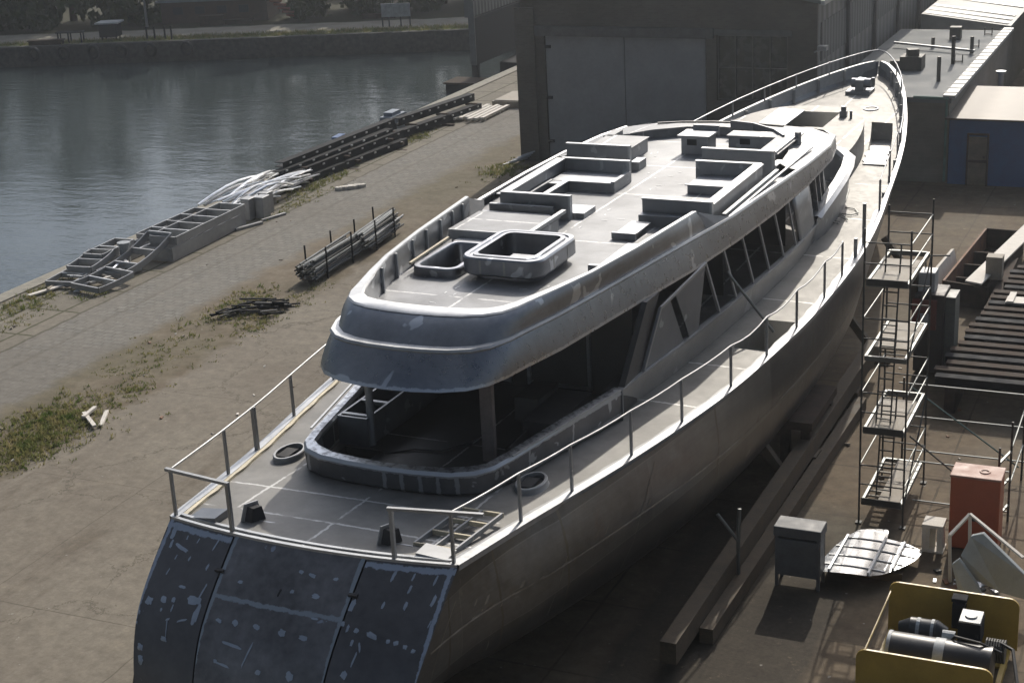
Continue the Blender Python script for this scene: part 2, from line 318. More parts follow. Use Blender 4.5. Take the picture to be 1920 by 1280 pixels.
# ------------------------------------------------------------------ geometry helpers
class MB:
    def __init__(s): s.v = []; s.f = []
    def add(s, vs, fs):
        o = len(s.v); s.v += [tuple(p) for p in vs]; s.f += [tuple(i + o for i in q) for q in fs]; return s
    def box(s, x0, x1, y0, y1, z0, z1):
        return s.add([(x0, y0, z0), (x1, y0, z0), (x1, y1, z0), (x0, y1, z0), (x0, y0, z1), (x1, y0, z1), (x1, y1, z1), (x0, y1, z1)],
                     [(3, 2, 1, 0), (4, 5, 6, 7), (0, 1, 5, 4), (1, 2, 6, 5), (2, 3, 7, 6), (3, 0, 4, 7)])
    def rbox(s, c, size, rot=(0, 0, 0)):
        m = Euler(rot).to_matrix(); hx, hy, hz = (k / 2 for k in size); c = Vector(c)
        vs = [c + m @ Vector((sx * hx, sy_ * hy, sz * hz)) for sz in (-1, 1) for sx, sy_ in ((-1, -1), (1, -1), (1, 1), (-1, 1))]
        return s.add(vs, [(3, 2, 1, 0), (4, 5, 6, 7), (0, 1, 5, 4), (1, 2, 6, 5), (2, 3, 7, 6), (3, 0, 4, 7)])
    def bar(s, p, q, w=.04, h=None, up=(0, 0, 1)):
        p, q = Vector(p), Vector(q); h = h or w; d = (q - p).normalized()
        u = Vector(up)
        if abs(d.dot(u)) > .95: u = Vector((0, 1, 0))
        a = d.cross(u).normalized() * w / 2; b = a.cross(d).normalized() * h / 2
        vs = [p - a - b, p + a - b, p + a + b, p - a + b, q - a - b, q + a - b, q + a + b, q - a + b]
        return s.add(vs, [(0, 1, 2, 3), (7, 6, 5, 4), (0, 4, 5, 1), (1, 5, 6, 2), (2, 6, 7, 3), (3, 7, 4, 0)])
    def tube(s, pts, r=.02, n=8, cap=True, closed=False):
        pts = [Vector(p) for p in pts]; rings = []
        for i, p in enumerate(pts):
            d = (pts[min(i + 1, len(pts) - 1)] - pts[max(i - 1, 0)]).normalized()
            u = Vector((0, 0, 1)) if abs(d.z) < .9 else Vector((0, 1, 0))
            a = d.cross(u).normalized(); b = a.cross(d)
            rr = r[i] if isinstance(r, (list, tuple)) else r
            rings.append([p + (a * math.cos(t) + b * math.sin(t)) * rr for t in [2 * math.pi * k / n for k in range(n)]])
        s.loft(rings, True)
        if cap:
            o = len(s.v) - n * len(rings)
            s.f.append(tuple(o + k for k in range(n))); s.f.append(tuple(len(s.v) - 1 - k for k in range(n)))
        return s
    def loft(s, rings, closed=False):
        n = len(rings[0]); o = len(s.v)
        for r_ in rings: s.v += [tuple(p) for p in r_]
        for i in range(len(rings) - 1):
            for k in range(n if closed else n - 1):
                a = o + i * n + k; b = o + i * n + (k + 1) % n
                s.f.append((a, b, b + n, a + n))
        return s
    def poly(s, pts): return s.add(pts, [tuple(range(len(pts)))])
    def prism(s, pts2, z0, z1):
        n = len(pts2)
        vs = [(x, y, z0) for x, y in pts2] + [(x, y, z1) for x, y in pts2]
        return s.add(vs, [tuple(reversed(range(n))), tuple(range(n, 2 * n))] + [(k, (k + 1) % n, (k + 1) % n + n, k + n) for k in range(n)])
    def prism_dir(s, pts3, d):
        n = len(pts3); d = Vector(d)
        vs = [Vector(p) for p in pts3] + [Vector(p) + d for p in pts3]
        return s.add(vs, [tuple(reversed(range(n))), tuple(range(n, 2 * n))] + [(k, (k + 1) % n, (k + 1) % n + n, k + n) for k in range(n)])
    def build(s, name, mat, parent=None, org=None, smooth=False, bevel=0, solid=0, fixn=True):
        me = bpy.data.meshes.new(name)
        o_ = Vector(org) if org is not None else Vector((0, 0, 0))
        q = parent
        while q is not None and org is None:
            if q.get('world'): o_ = Vector(q.location)
            q = q.parent
        me.from_pydata([tuple(Vector(p) - o_) for p in s.v], [], s.f)
        bm = bmesh.new(); bm.from_mesh(me)
        if smooth: bmesh.ops.remove_doubles(bm, verts=bm.verts, dist=.0005)
        bmesh.ops.dissolve_degenerate(bm, dist=1e-5, edges=bm.edges)
        if fixn: bmesh.ops.recalc_face_normals(bm, faces=bm.faces)
        if smooth:
            for e_ in bm.edges:
                if len(e_.link_faces) == 2 and e_.calc_face_angle(0) > R(33): e_.smooth = False
        bm.to_mesh(me); bm.free()
        me.materials.append(M[mat] if isinstance(mat, str) else mat)
        ob = bpy.data.objects.new(name, me); COL.objects.link(ob)
        if parent is not None: ob.parent = parent
        elif org is not None: ob.location = org
        if solid:
            md = ob.modifiers.new('solid', 'SOLIDIFY'); md.thickness = solid; md.offset = 0
        if bevel:
            md = ob.modifiers.new('bevel', 'BEVEL'); md.width = bevel; md.segments = 2; md.limit_method = 'ANGLE'; md.angle_limit = R(35)
        if smooth:
            for p in me.polygons: p.use_smooth = True
        return ob

def _each(s, name, mat, parent=None, **kw):
    """link every loose piece as an object of its own"""
    par = list(range(len(s.v)))
    def root(i):
        while par[i] != i: par[i] = par[par[i]]; i = par[i]
        return i
    for q in s.f:
        for k in q[1:]: par[root(k)] = root(q[0])
    grp = {}
    for q in s.f: grp.setdefault(root(q[0]), []).append(q)
    out = []
    for fs_ in grp.values():
        ids = sorted({k for q in fs_ for k in q}); mp = {k: i for i, k in enumerate(ids)}
        b = MB(); b.add([s.v[k] for k in ids], [tuple(mp[k] for k in q) for q in fs_]); out.append(b.build(name, mat, parent, **kw))
    return out
MB.build_each = _each

def tag(o, label=None, cat=None, group=None, kind=None):
    if label: o['label'] = label
    if cat: o['category'] = cat
    if group: o['group'] = group
    if kind: o['kind'] = kind
    return o
def thing(name, label, cat, loc=(0, 0, 0), group=None, world=True, rz=0):
    o = bpy.data.objects.new(name, None); COL.objects.link(o); o.location = loc; o.rotation_euler = (0, 0, rz); o.empty_display_size = .3
    if world: o['world'] = True
    return tag(o, label, cat, group)
def kids(o): return [c for c in bpy.data.objects if c.parent == o]
def dup(root, loc, rz=0, label=None, scale=None):
    r_ = root.copy(); COL.objects.link(r_); r_.location = loc; r_.rotation_euler = (0, 0, rz)
    if label: r_['label'] = label
    if scale: r_.scale = scale
    for ch in kids(root):
        c = ch.copy(); COL.objects.link(c); c.parent = r_
        for g in kids(ch):
            d = g.copy(); COL.objects.link(d); d.parent = c
    return r_
def lerp_tab(tab, x):
    if x <= tab[0][0]: return tab[0][1]
    for (a, va), (b, vb) in zip(tab, tab[1:]):
        if x <= b: return va + (vb - va) * (x - a) / (b - a)
    return tab[-1][1]
def smooth_tab(tab):
    xs = [t[0] for t in tab]; ys = [t[1] for t in tab]; n = len(xs)
    def f(x):
        if x <= xs[0]: return ys[0]
        if x >= xs[-1]: return ys[-1]
        i = max(k for k in range(n - 1) if xs[k] <= x)
        def sl(k):
            if k <= 0: return (ys[1] - ys[0]) / (xs[1] - xs[0])
            if k >= n - 1: return (ys[-1] - ys[-2]) / (xs[-1] - xs[-2])
            return (ys[k + 1] - ys[k - 1]) / (xs[k + 1] - xs[k - 1])
        h = xs[i + 1] - xs[i]; t = (x - xs[i]) / h
        return ((2 * t**3 - 3 * t**2 + 1) * ys[i] + (t**3 - 2 * t**2 + t) * h * sl(i) + (-2 * t**3 + 3 * t**2) * ys[i + 1] + (t**3 - t**2) * h * sl(i + 1))
    return f
def frange(a, b, n): return [a + (b - a) * k / n for k in range(n + 1)]
def sheet(mb, ys, cols, zf, skip=None):
    """rows of quads: cols(y) gives the x breaks; cells for which skip(x,y) is true stay open"""
    for y0, y1 in zip(ys, ys[1:]):
        a, b = cols(y0), cols(y1); ym = (y0 + y1) / 2; mm = cols(ym)
        for k in range(len(a) - 1):
            if skip and skip((mm[k] + mm[k + 1]) / 2, ym): continue
            q = [(a[k], y0), (a[k + 1], y0), (b[k + 1], y1), (b[k], y1)]
            if abs(q[0][0] - q[1][0]) < 1e-4 and abs(q[2][0] - q[3][0]) < 1e-4: continue
            mb.add([(x, y, zf(x, y)) for x, y in q], [(0, 1, 2, 3)])

# ================================================================== SETTING
QX = -41.7
g = MB()
g.add([(QX, -300, 0), (900, -300, 0), (900, 1500, 0), (QX, 1500, 0)], [(0, 1, 2, 3)])
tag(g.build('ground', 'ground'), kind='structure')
def fq(t, d=0): return (-85.8 + .945 * t - .326 * d, 96.2 + .326 * t + .945 * d)   # along / behind the far quay edge
tq = (QX - .02 + 85.8) / .945
g = MB(); a = fq(-700); b = fq(tq)
g.add([(a[0], a[1], 0.0), (b[0], b[1], 0.0), (b[0], 1500, 0), (-900, 1500, 0), (-900, a[1], 0)], [(0, 1, 2, 3, 4)])
tag(g.build('far_ground', 'far'), kind='structure')
g = MB(); g.add([(-900, -400, -1.5), (QX + .3, -400, -1.5), (QX + .3, 150, -1.5), (-900, 150, -1.5)], [(0, 1, 2, 3)])
tag(g.build('water', 'water'), kind='structure')
g = MB(); g.box(QX - .35, QX + .02, -300, 111, -3, -.06); g.box(QX - .45, QX + .25, -300, 111, -.055, .05)
tag(g.build('quay_wall', plain('quay_concrete', (.24, .225, .185), .85, var=.4, bump=.3)), 'long concrete quay wall with raised kerb along the near side of the basin', 'wall')
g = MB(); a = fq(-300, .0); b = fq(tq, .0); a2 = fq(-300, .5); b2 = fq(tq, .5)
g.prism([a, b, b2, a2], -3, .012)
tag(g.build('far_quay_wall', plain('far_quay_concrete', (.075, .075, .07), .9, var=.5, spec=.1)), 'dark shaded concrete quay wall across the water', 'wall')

# ================================================================== YACHT
YO = thing('yacht', 'large unpainted bare aluminium motor yacht hull standing ashore in the yard', 'yacht', (-14.93, 22.83, 0), world=False, rz=R(-.9))
beam = smooth_tab([(0, 3.1), (2, 3.4), (4, 3.75), (6, 4.13), (8, 4.47), (10.5, 4.83), (13, 5.05), (15.5, 5.2), (18, 5.26), (20.5, 5.25), (22.5, 5.17), (25, 4.97), (28, 4.62), (31.5, 4.2), (34.5, 3.75), (37.7, 3.13), (41.5, 2.25), (44, 1.52), (45.8, .85), (46.7, .4), (47.1, .02)])
sheer = smooth_tab([(0, 4.5), (2, 4.38), (5, 4.22), (10, 4.1), (16, 4.08), (22, 4.18), (28, 4.38), (33, 4.6), (38, 4.85), (47.1, 5.15)])
bulw = smooth_tab([(0, .03), (22, .03), (26, .08), (30, .2), (34, .38), (40, .55), (47.1, .6)])
zdeck = lambda y: sheer(y) - bulw(y)
yt = smooth_tab([(1.2, -2.3), (1.4, -2.25), (2.0, -2.1), (2.65, -1.8), (3.2, -1.45), (3.65, -1.02), (4.1, -.5), (4.5, 0)])
th = smooth_tab([(1.2, 2.45), (2.0, 2.75), (3.2, 3.0), (4.5, 3.1)])
crown = lambda x: -.30 * (1 - min(1, (x / 3.1) ** 2))
bilge = smooth_tab([(-3, 2.2), (2, 2.0), (5, 1.7), (10, 1.25), (15, .95), (25, .85), (40, 1.2), (47, 1.6)])
LEV = [0, .04, .15, .3, .45, .6, .72, .82, .9, .96, 1.0]
def sect(u, s):
    base = lerp_tab([(0, 1), (.3, 1.0), (.6, .972), (.8, .925), (.9, .875), (.96, .82), (1, .74)], u)
    flare = lerp_tab([(0, 0), (.5, 0), (.7, .18), (.85, .42), (.95, .62), (1, .7)], s)
    return base * (1 - flare * u ** 1.2)
NS = 64
def hull_pt(s, u, side):
    yb = s * 47.1
    zz = sheer(yb) * (1 - u) + bilge(yb) * u
    y0 = yt(zz); y1 = 47.1 - 2.6 * u ** 1.3
    y = y0 + (y1 - y0) * s
    bb = beam(yb)
    x = bb * sect(u, s) if s > .08 else (bb * sect(u, s) * (s / .08) + th(zz) * (1 - s / .08) * (1 if u < .8 else sect(u, s) / .925))
    return (side * x, y, zz)
for side, nm in ((1, 'hull_side'), (-1, 'hull_side')):
    mb = MB()
    mb.loft([[hull_pt(s, u, side) for s in frange(0, 1, NS)] for u in LEV])
    mb.build(nm, 'hull', YO, smooth=True)
mb = MB()
bl = [hull_pt(s, 1, 1) for s in frange(0, 1, NS)]
def keelz(y): return lerp_tab([(-3, 1.9), (2, 1.5), (8, .7), (30, .5), (40, .6), (45, 1.2)], y)
mb.loft([bl, [(p[0] * .5, p[1], p[2] * .45 + keelz(p[1]) * .55) for p in bl], [(0.08, p[1], keelz(p[1])) for p in bl],
         [(-.08, p[1], keelz(p[1])) for p in bl], [(-p[0] * .5, p[1], p[2] * .45 + keelz(p[1]) * .55) for p in bl], [(-p[0], p[1], p[2]) for p in bl]])
mb.build('hull_bottom', 'hull', YO, smooth=True)
# weld seams ground off along the side (one long run and short frames)
def hullsurf(s, z, side=1, off=.006):
    lo, hi = 0, 1
    for _ in range(24):
        u = (lo + hi) / 2
        if hull_pt(s, u, side)[2] > z: lo = u
        else: hi = u
    p = hull_pt(s, (lo + hi) / 2, side); return (p[0] + side * off, p[1], p[2])
mb = MB()
line = [hullsurf(s, lerp_tab([(0, 3.35), (.1, 3.15), (.25, 2.85), (.4, 2.75), (.7, 3.0), (1, 3.4)], s)) for s in frange(.005, .8, 70)]
mb.loft([[(x, y, z + .018) for x, y, z in line], [(x + .003, y, z - .018) for x, y, z in line]])
for k in range(46):
    s = random.uniform(.02, .6); z0 = lerp_tab([(0, 3.35), (.1, 3.15), (.25, 2.85), (.4, 2.75), (.7, 3.0), (1, 3.4)], s)
    zc = z0 + random.uniform(-.12, .25); ln = random.uniform(.03, .16); ww = random.uniform(.0004, .0012)
    a = [hullsurf(s - ww, zc + ln * t) for t in (0, .5, 1)]; b = [hullsurf(s + ww, zc + ln * t) for t in (0, .5, 1)]
    mb.loft([a, b])
for s, za, zb_ in ((.012, 3.9, 2.5), (.055, 3.0, 2.3), (.095, 3.3, 1.9), (.155, 3.9, 1.7)):
    a = [hullsurf(s + .0 + .004 * (t ** 2), za + (zb_ - za) * t) for t in frange(0, 1, 8)]; b = [(x, y + .05, z) for x, y, z in a]
    mb.loft([a, b])
mb.build('weld_seam', 'weld', YO)

# transom: two fixed panels and the garage door between them
def transom_panel(nm, xa, xb, mat, edge):
    mb = MB(); zs = frange(1.25, 4.5, 22); rows = []
    for z in zs:
        k = th(z) / 3.1; row = []
        for t in frange(0, 1, 8):
            x = (xa + (xb - xa) * t) * k
            row.append((x, yt(z) + crown(x / k) - .004, z))
        rows.append(row)
    mb.loft(rows)
    return mb.build(nm, mat, YO, smooth=True)
transom_panel('transom_panel', -3.1, -1.49, 'transom', 0)
transom_panel('transom_panel', 1.40, 3.1, 'transom', 0)
tp_l = bpy.data.objects['transom_panel']; tp_r = bpy.data.objects['transom_panel.001']
gd = transom_panel('garage_door', -1.455, 1.365, 'door_plate', 0)
mb = MB(); mb.tube([(-.05, -.95, 3.98), (-.07, -1.04, 3.9), (-.06, -1.12, 3.78), (-.05, -1.1, 3.76)], .018, 6)
mb.build('lifting_ring', 'dark', gd)
for x in (-1.47, 1.385):
    mb = MB(); mb.box(x - .09, x + .09, yt(4.05) + crown(x) - .06, yt(4.05) + crown(x) + .05, 4.03, 4.07)
    mb.build('hinge_pin', 'dark', gd)
# brushed filler marks on the stern plating, each at its own place
MARKS = ([(-2.55, 4.19, 0.506, 0.076, 8.0), (-2.83, 4.2, 0.094, 0.163, 0.0), (-2.88, 4.36, 0.145, 0.271, 0.0), (-2.51, 4.33, 0.043, 0.087, 0.0), (-2.23, 4.33, 0.036, 0.109, 20.0), (-1.79, 4.35, 0.043, 0.271, 20.0), (-2.6, 4.06, 0.036, 0.109, 20.0), (-2.27, 4.09, 0.051, 0.098, 20.0), (-1.79, 4.05, 0.065, 0.13, 20.0), (-2.66, 3.86, 0.043, 0.163, 25.0), (-2.19, 3.73, 0.253, 0.054, 0.0), (-1.69, 3.75, 0.051, 0.326, 20.0), (-2.88, 3.43, 0.253, 0.163, 0.0), (-2.53, 3.51, 0.181, 0.152, 0.0), (-2.29, 3.54, 0.123, 0.098, 0.0), (-1.83, 3.61, 0.434, 0.174, 0.0), (-2.27, 3.43, 0.051, 0.163, 10.0), (-2.52, 3.37, 0.072, 0.076, 0.0), (-2.3, 3.27, 0.145, 0.049, -20.0), (-2.29, 3.15, 0.043, 0.38, -8.0), (-1.96, 3.31, 0.326, 0.049, -16.0), (-1.67, 3.44, 0.174, 0.434, 12.0), (-2.31, 2.98, 0.217, 0.109, 5.0), (-2.92, 2.73, 0.203, 0.152, 0.0), (-2.89, 2.53, 0.203, 0.217, -10.0), (-3.05, 3.24, 0.072, 0.098, 0.0), (-3.07, 3.08, 0.058, 0.076, 0.0)],
         [(-1.12, 3.44, 0.199, 0.071, 8.0), (-0.75, 3.46, 0.181, 0.109, 15.0), (-0.28, 3.47, 0.217, 0.098, 12.0), (0.28, 3.46, 0.217, 0.13, 8.0), (0.73, 3.44, 0.253, 0.098, 6.0), (-0.95, 3.97, 0.145, 0.071, 0.0), (0.19, 3.98, 0.109, 0.076, 0.0), (0.69, 3.97, 0.217, 0.087, 6.0), (0.95, 4.21, 0.13, 0.065, 0.0), (0.22, 4.23, 0.145, 0.065, 5.0), (0.47, 4.21, 0.217, 0.065, 8.0), (-0.32, 3.07, 0.043, 0.597, 20.0), (-0.68, 3.16, 0.579, 0.065, 4.0), (-0.01, 2.86, 0.166, 0.13, 0.0), (0.67, 2.89, 0.217, 0.195, 30.0), (0.82, 3.7, 0.203, 0.038, 0.0), (-1.0, 2.88, 0.109, 0.087, 0.0), (-0.82, 2.85, 0.434, 0.054, 5.0)],
         [(2.01, 4.33, 0.08, 0.217, 15.0), (2.38, 4.34, 0.051, 0.152, 10.0), (2.8, 4.33, 0.065, 0.195, 10.0), (2.4, 4.19, 0.065, 0.152, 10.0), (2.9, 4.08, 0.087, 0.217, 12.0), (2.02, 3.97, 0.065, 0.141, 15.0), (2.43, 3.99, 0.087, 0.152, 0.0), (2.98, 3.8, 0.036, 0.141, 10.0), (1.7, 3.63, 0.13, 0.098, 5.0), (2.02, 3.59, 0.326, 0.098, 16.0), (2.35, 3.54, 0.109, 0.076, 0.0), (2.5, 3.53, 0.123, 0.087, 0.0), (2.69, 3.49, 0.123, 0.076, 8.0), (2.86, 3.45, 0.109, 0.076, 8.0), (3.11, 3.38, 0.145, 0.141, 20.0), (1.86, 3.43, 0.051, 0.217, -30.0), (1.69, 3.47, 0.072, 0.141, 0.0), (1.83, 3.26, 0.051, 0.304, 8.0), (1.73, 3.03, 0.181, 0.163, 30.0), (1.52, 3.64, 0.072, 0.141, 0.0), (1.45, 3.92, 0.13, 0.239, 10.0), (1.4, 3.69, 0.094, 0.098, 0.0)])
rnd = random.Random(21)
for par_, marks in zip((tp_l, gd, tp_r), MARKS):
    for mx, mz, mw, mh, mr in marks:
        mw *= .78; mh *= .72
        c_, s_ = math.cos(R(-mr)), math.sin(R(-mr)); pts = []
        n_k = 16
        for k in range(n_k):
            a = 2 * math.pi * k / n_k; q = rnd.uniform(.72, 1.12)
            u = math.copysign(abs(math.cos(a)) ** .7, math.cos(a)) * mw / 2 * q; v = math.copysign(abs(math.sin(a)) ** .7, math.sin(a)) * mh / 2 * q
            x, z = mx + u * c_ - v * s_, mz + u * s_ + v * c_; x = max(-3.09, min(3.09, x)); z = min(4.49, z)
            pts.append((x * th(z) / 3.1, yt(z) + crown(x) - .012, z))
        cx = sum(p[0] for p in pts) / n_k; cz_ = sum(p[2] for p in pts) / n_k
        mb = MB(); mb.add(pts + [(cx, yt(cz_) + crown(cx) - .012, cz_)], [(k, (k + 1) % n_k, n_k) for k in range(n_k)])
        mb.build('filler_mark', 'filler', par_)
mb = MB()
for z0, z1 in zip(frange(1.25, 4.4, 12), frange(1.25, 4.4, 12)[1:]):
    k = .98
    mb.add([(-2.9, yt(z0) + .12, z0), (2.9, yt(z0) + .12, z0), (2.9, yt(z1) + .12, z1), (-2.9, yt(z1) + .12, z1)], [(0, 1, 2, 3)])
mb.build('transom_backing', 'dark', YO)
mb = MB()   # cap rail across the stern, double
for dy, zz in ((.02, 4.51), (.2, 4.5)):
    pts = [(x, crown(x) + dy, zz) for x in frange(-3.08, 3.08, 16)]
    for p, q in zip(pts, pts[1:]): mb.bar(p, q, .07, .07)
mb.build('stern_cap', 'alubright', YO)

# deck with its openings
def inhole(x, y):
    b = beam(y)
    if 13.45 < y < 15.65 and b - 1.12 < x < b - .17: return True
    if 34.0 < y < 38.4 and b - 1.3 < x < b - .5: return True
    if 4.15 < y < 4.67 and -1.95 < x < -1.05: return True
    return False
ys = sorted(set([0, .5, 1.2, 2] + frange(3, 47, 44) + [4.15, 4.67, 13.45, 15.65, 34.0, 38.4]))
def dcols(y):
    b = max(.02, beam(y) - .03)
    c = [-b, -min(b, 2.6), -min(b, 1.95), -min(b, 1.05), 0, min(b, 1.0)]
    c += [max(min(b, 1.0), b - k) for k in (1.27, 1.09, .47, .14)] + [b]
    return c
def dz(x, y): return zdeck(y) + .05 * (1 - (x / max(.3, beam(y))) ** 2)
mb = MB()
sheet(mb, ys, dcols, dz, inhole)
mb.v = [(x, y + crown(x) * max(0, 1 - y / 2.0), z) for x, y, z in mb.v]
mb.build('deck', 'deck', YO, smooth=True)
def well(nm, quad, z0, z1, mat='shadowalu', lip=.05, parent=YO):
    mb = MB(); n = len(quad)
    top = [(x, y, z1) for x, y in quad]; bot = [(x, y, z0) for x, y in quad]
    mb.add(top + bot, [(k, (k + 1) % n, (k + 1) % n + n, k + n) for k in range(n)] + [tuple(range(n, 2 * n))])
    return mb.build(nm, mat, parent, fixn=False)
def bq(y0, y1, o0, o1): return [(beam(y0) - o0, y0), (beam(y0) - o1, y0), (beam(y1) - o1, y1), (beam(y1) - o0, y1)]
well('side_hatch', bq(13.45, 15.65, 1.1, .15), 3.2, 4.09, 'house')
well('foredeck_hatch', bq(34.0, 38.4, 1.28, .48), 3.7, zdeck(36) + .02, 'house')
well('floor_hatch', [(-1.95, 4.15), (-1.05, 4.15), (-1.05, 4.67), (-1.95, 4.67)], 3.3, 4.24, 'dark')
mb = MB(); pts = []   # loose lid plate behind the foredeck hatch, scalloped edges
for t in frange(0, 1, 12): pts.append((beam(32 + 2 * t) - .5 + .05 * math.sin(t * 15), 31.9 + 2.0 * t))
for t in frange(1, 0, 12): pts.append((beam(32 + 2 * t) - 1.3 + .05 * math.sin(t * 15), 31.9 + 2.0 * t))
mb.prism(pts, zdeck(32.5) + .04, zdeck(32.5) + .07); mb.build('hatch_lid', 'alu', YO)

# toe rail along both deck edges
for side in (1, -1):
    mb = MB(); yy = frange(0.0, 46.9, 94)
    rows = []
    for y in yy:
        b = beam(y); z = sheer(y)
        bw = .17 if y < 26 else .12
        rows.append([(side * (b + .02), y, z - .07), (side * (b + .025), y, z + .045), (side * max(.01, b - bw), y, z + .05), (side * max(.01, b - bw), y, z - bulw(y) - .03)])
    mb.loft(rows); mb.build('toe_rail', 'alubright', YO, smooth=True)
    mb = MB(); rows = []
    for y in frange(.2, 26, 60):
        b = beam(y); z = sheer(y); rows.append([(side * (b - .172), y, z - .05), (side * (b - .172), y, z + .04), (side * (b - .25 - .02 * math.sin(y * 5)), y, z + .035), (side * (b - .25), y, z - .05)])
    mb.loft(rows); mb.build('inner_edge_strip', 'beige' if side < 0 else 'alu', YO)
    mb = MB()
    for y in frange(28, 45, 9):
        b = beam(y); mb.box(min(side * (b - .13), side * (b - .24)), max(side * (b - .13), side * (b - .24)), y - .02, y + .02, zdeck(y), sheer(y) + .0)
    mb.build_each('bulwark_bracket', 'alu', YO)

# stern bitts, fairleads, grating and plates lying on the aft deck
def fairlead(x, y, rz):
    rm = Matrix.Rotation(rz, 3, 'Z'); o_ = Vector((x, y, 4.45)); q = lambda a, b, c: o_ + rm @ Vector((a, b, c))
    mb = MB(); mb.prism_dir([q(0, -.24, 0), q(0, .22, 0), q(0, .16, .36), q(0, -.12, .36)], rm @ Vector((.035, 0, 0)))
    pl_ = mb.build('fairlead_plate', 'alu', YO)
    mb = MB(); mb.prism_dir([q(.04, -.16, .02), q(.04, .16, .02), q(.04, .1, .30), q(.04, -.08, .30)], rm @ Vector((.16, .05, 0))); mb.build('fairlead_pocket', 'dark', pl_)
    for b in (-.2, .12):
        mb = MB(); mb.rbox(q(.28, b, .012), (.5, .035, .02), (0, 0, rz + .5)); mb.build('base_strip', 'alubright', pl_)
fairlead(-1.62, .55, -.5); fairlead(1.36, .55, -.5)
mb = MB(); mb.prism_dir([(-2.75, .1, 4.45), (-2.1, .05, 4.45), (-2.1, .05, 4.62), (-2.75, .1, 4.52)], (0, .45, 0)); mb.build('mooring_pocket', 'aludark', YO)

# cockpit coaming (U shaped), tall at the sides
CO = [(0, 2.72), (.8, 2.76), (1.5, 2.86), (1.95, 3.08), (2.2, 3.45), (2.34, 4.0), (2.52, 5), (2.72, 6.1), (2.95, 7.2), (3.12, 8.1)]
def uring(tab, z, inset=0.0, dyk=1.0):
    pts = []
    for x, y in tab: pts.append((max(0, x - inset), y + (inset * dyk if y < 3.3 else inset * .3), z if not callable(z) else z(y)))
    return [(-x, y, zz) for x, y, zz in reversed(pts[1:])] + pts
mb = MB()
zc0 = lambda y: zdeck(y) - .01
mb.loft([uring(CO, zc0, .12), uring(CO, lambda y: zdeck(y) + .1, .02), uring(CO, 4.78, 0), uring(CO, 4.85, .04), uring(CO, 4.86, .22), uring(CO, 4.80, .26), uring(CO, zc0, .27)])
cc = mb.build('cockpit_coaming', 'cockpit', YO, smooth=True)
for side in (1, -1):
    mb = MB(); mb.box(side * 3.0 - .13, side * 3.0 + .13, 8.05, 8.1, 4.05, 4.86); mb.build('coaming_end', 'panel', YO)
    mb = MB(); pts = [(side * (2.35 + .19 * (y - 4.0)), y, 4.87) for y in (4, 6, 8)]
    for p, q in zip(pts, pts[1:]): mb.bar(p, q, .05, .03)
    mb.build('rim_bead', 'alubright', cc)
mb = MB(); co_ = [(p[1], p[0]) for p in CO]
def fcols(y):
    wv = lerp_tab(co_, y) - .27 if y > 2.8 else .4
    return [-wv] + [max(-wv, c) for c in (-1.95, -1.05)] + [0, wv]
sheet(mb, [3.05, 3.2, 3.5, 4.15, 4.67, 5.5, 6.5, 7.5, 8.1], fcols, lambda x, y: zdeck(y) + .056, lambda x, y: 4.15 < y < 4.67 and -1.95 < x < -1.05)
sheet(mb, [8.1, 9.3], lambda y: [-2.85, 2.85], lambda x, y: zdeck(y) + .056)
mb.build('cockpit_floor_shade', 'deckshade', YO)  # dark sheet over the deck, roof shade put into its colour
# oval vent bases beside the coaming
for side, x, y in ((-1, -2.78, 3.75), (1, 2.73, 4.0)):
    def oval(a, b, z): return [(x + a * math.cos(t), y + b * math.sin(t), z) for t in [2 * math.pi * k / 28 for k in range(28)]]
    mb = MB(); zb_ = zdeck(y)
    mb.loft([oval(.33, .5, zb_), oval(.30, .46, zb_ + .05), oval(.30, .46, zb_ + .14), oval(.285, .445, zb_ + .16), oval(.24, .40, zb_ + .16), oval(.24, .40, zb_ + .06)], True)
    vb = mb.build('vent_base', 'alu', YO, smooth=True)
    mb = MB(); mb.poly(oval(.24, .40, zb_ + .06)); mb.box(x - .17, x + .1, y - .26, y + .2, zb_ + .07, zb_ + .13); mb.build('vent_opening', 'dark', vb)
# cockpit interior
mb = MB(); mb.tube([(-1.42, 4.9, 4.2), (-1.45, 4.98, 5.3), (-1.48, 5.05, 6.36)], .085, 12); mb.build('roof_pillar', 'panel', YO, smooth=True)
mb = MB(); mb.prism_dir([(1.24, 4.85, 4.2), (1.52, 4.85, 4.2), (1.46, 5.0, 6.36), (1.16, 5.0, 6.36)], (0, .14, 0)); mb.build('roof_pillar', 'rustpole', YO, bevel=.02)
mb = MB(); mb.box(-2.15, -1.42, 4.75, 8.6, 4.2, 4.3)
mb.box(-1.47, -1.42, 4.75, 8.6, 4.2, 4.9); mb.box(-2.15, -2.1, 4.75, 8.6, 4.2, 4.9); mb.box(-2.1, -1.47, 4.75, 4.8, 4.2, 4.9)
for y in (4.9, 5.7, 6.5, 7.3, 8.1): mb.box(-2.1, -1.47, y, y + .1, 4.84, 4.9)
mb.build('settee_frame', 'panel', YO)
mb = MB(); mb.box(1.5, 2.3, 6.3, 8.3, 4.2, 4.62); mb.box(.9, 1.5, 7.2, 8.3, 4.2, 4.75); mb.box(1.6, 1.65, 5.2, 6.3, 4.2, 4.45); mb.box(1.6, 2.25, 5.2, 5.25, 4.2, 4.45)
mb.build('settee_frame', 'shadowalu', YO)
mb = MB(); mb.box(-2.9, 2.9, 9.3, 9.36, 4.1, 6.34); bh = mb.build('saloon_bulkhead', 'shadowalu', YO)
mb = MB()
for x0, x1 in ((-1.6, -.1), (.3, 1.9)):
    for a, b, c, d in ((x0, x1, 6.0, 6.08), (x0, x1, 4.25, 4.33), (x0, x0 + .08, 4.33, 6.0), (x1 - .08, x1, 4.33, 6.0)): mb.box(a, b, 9.22, 9.3, c, d)
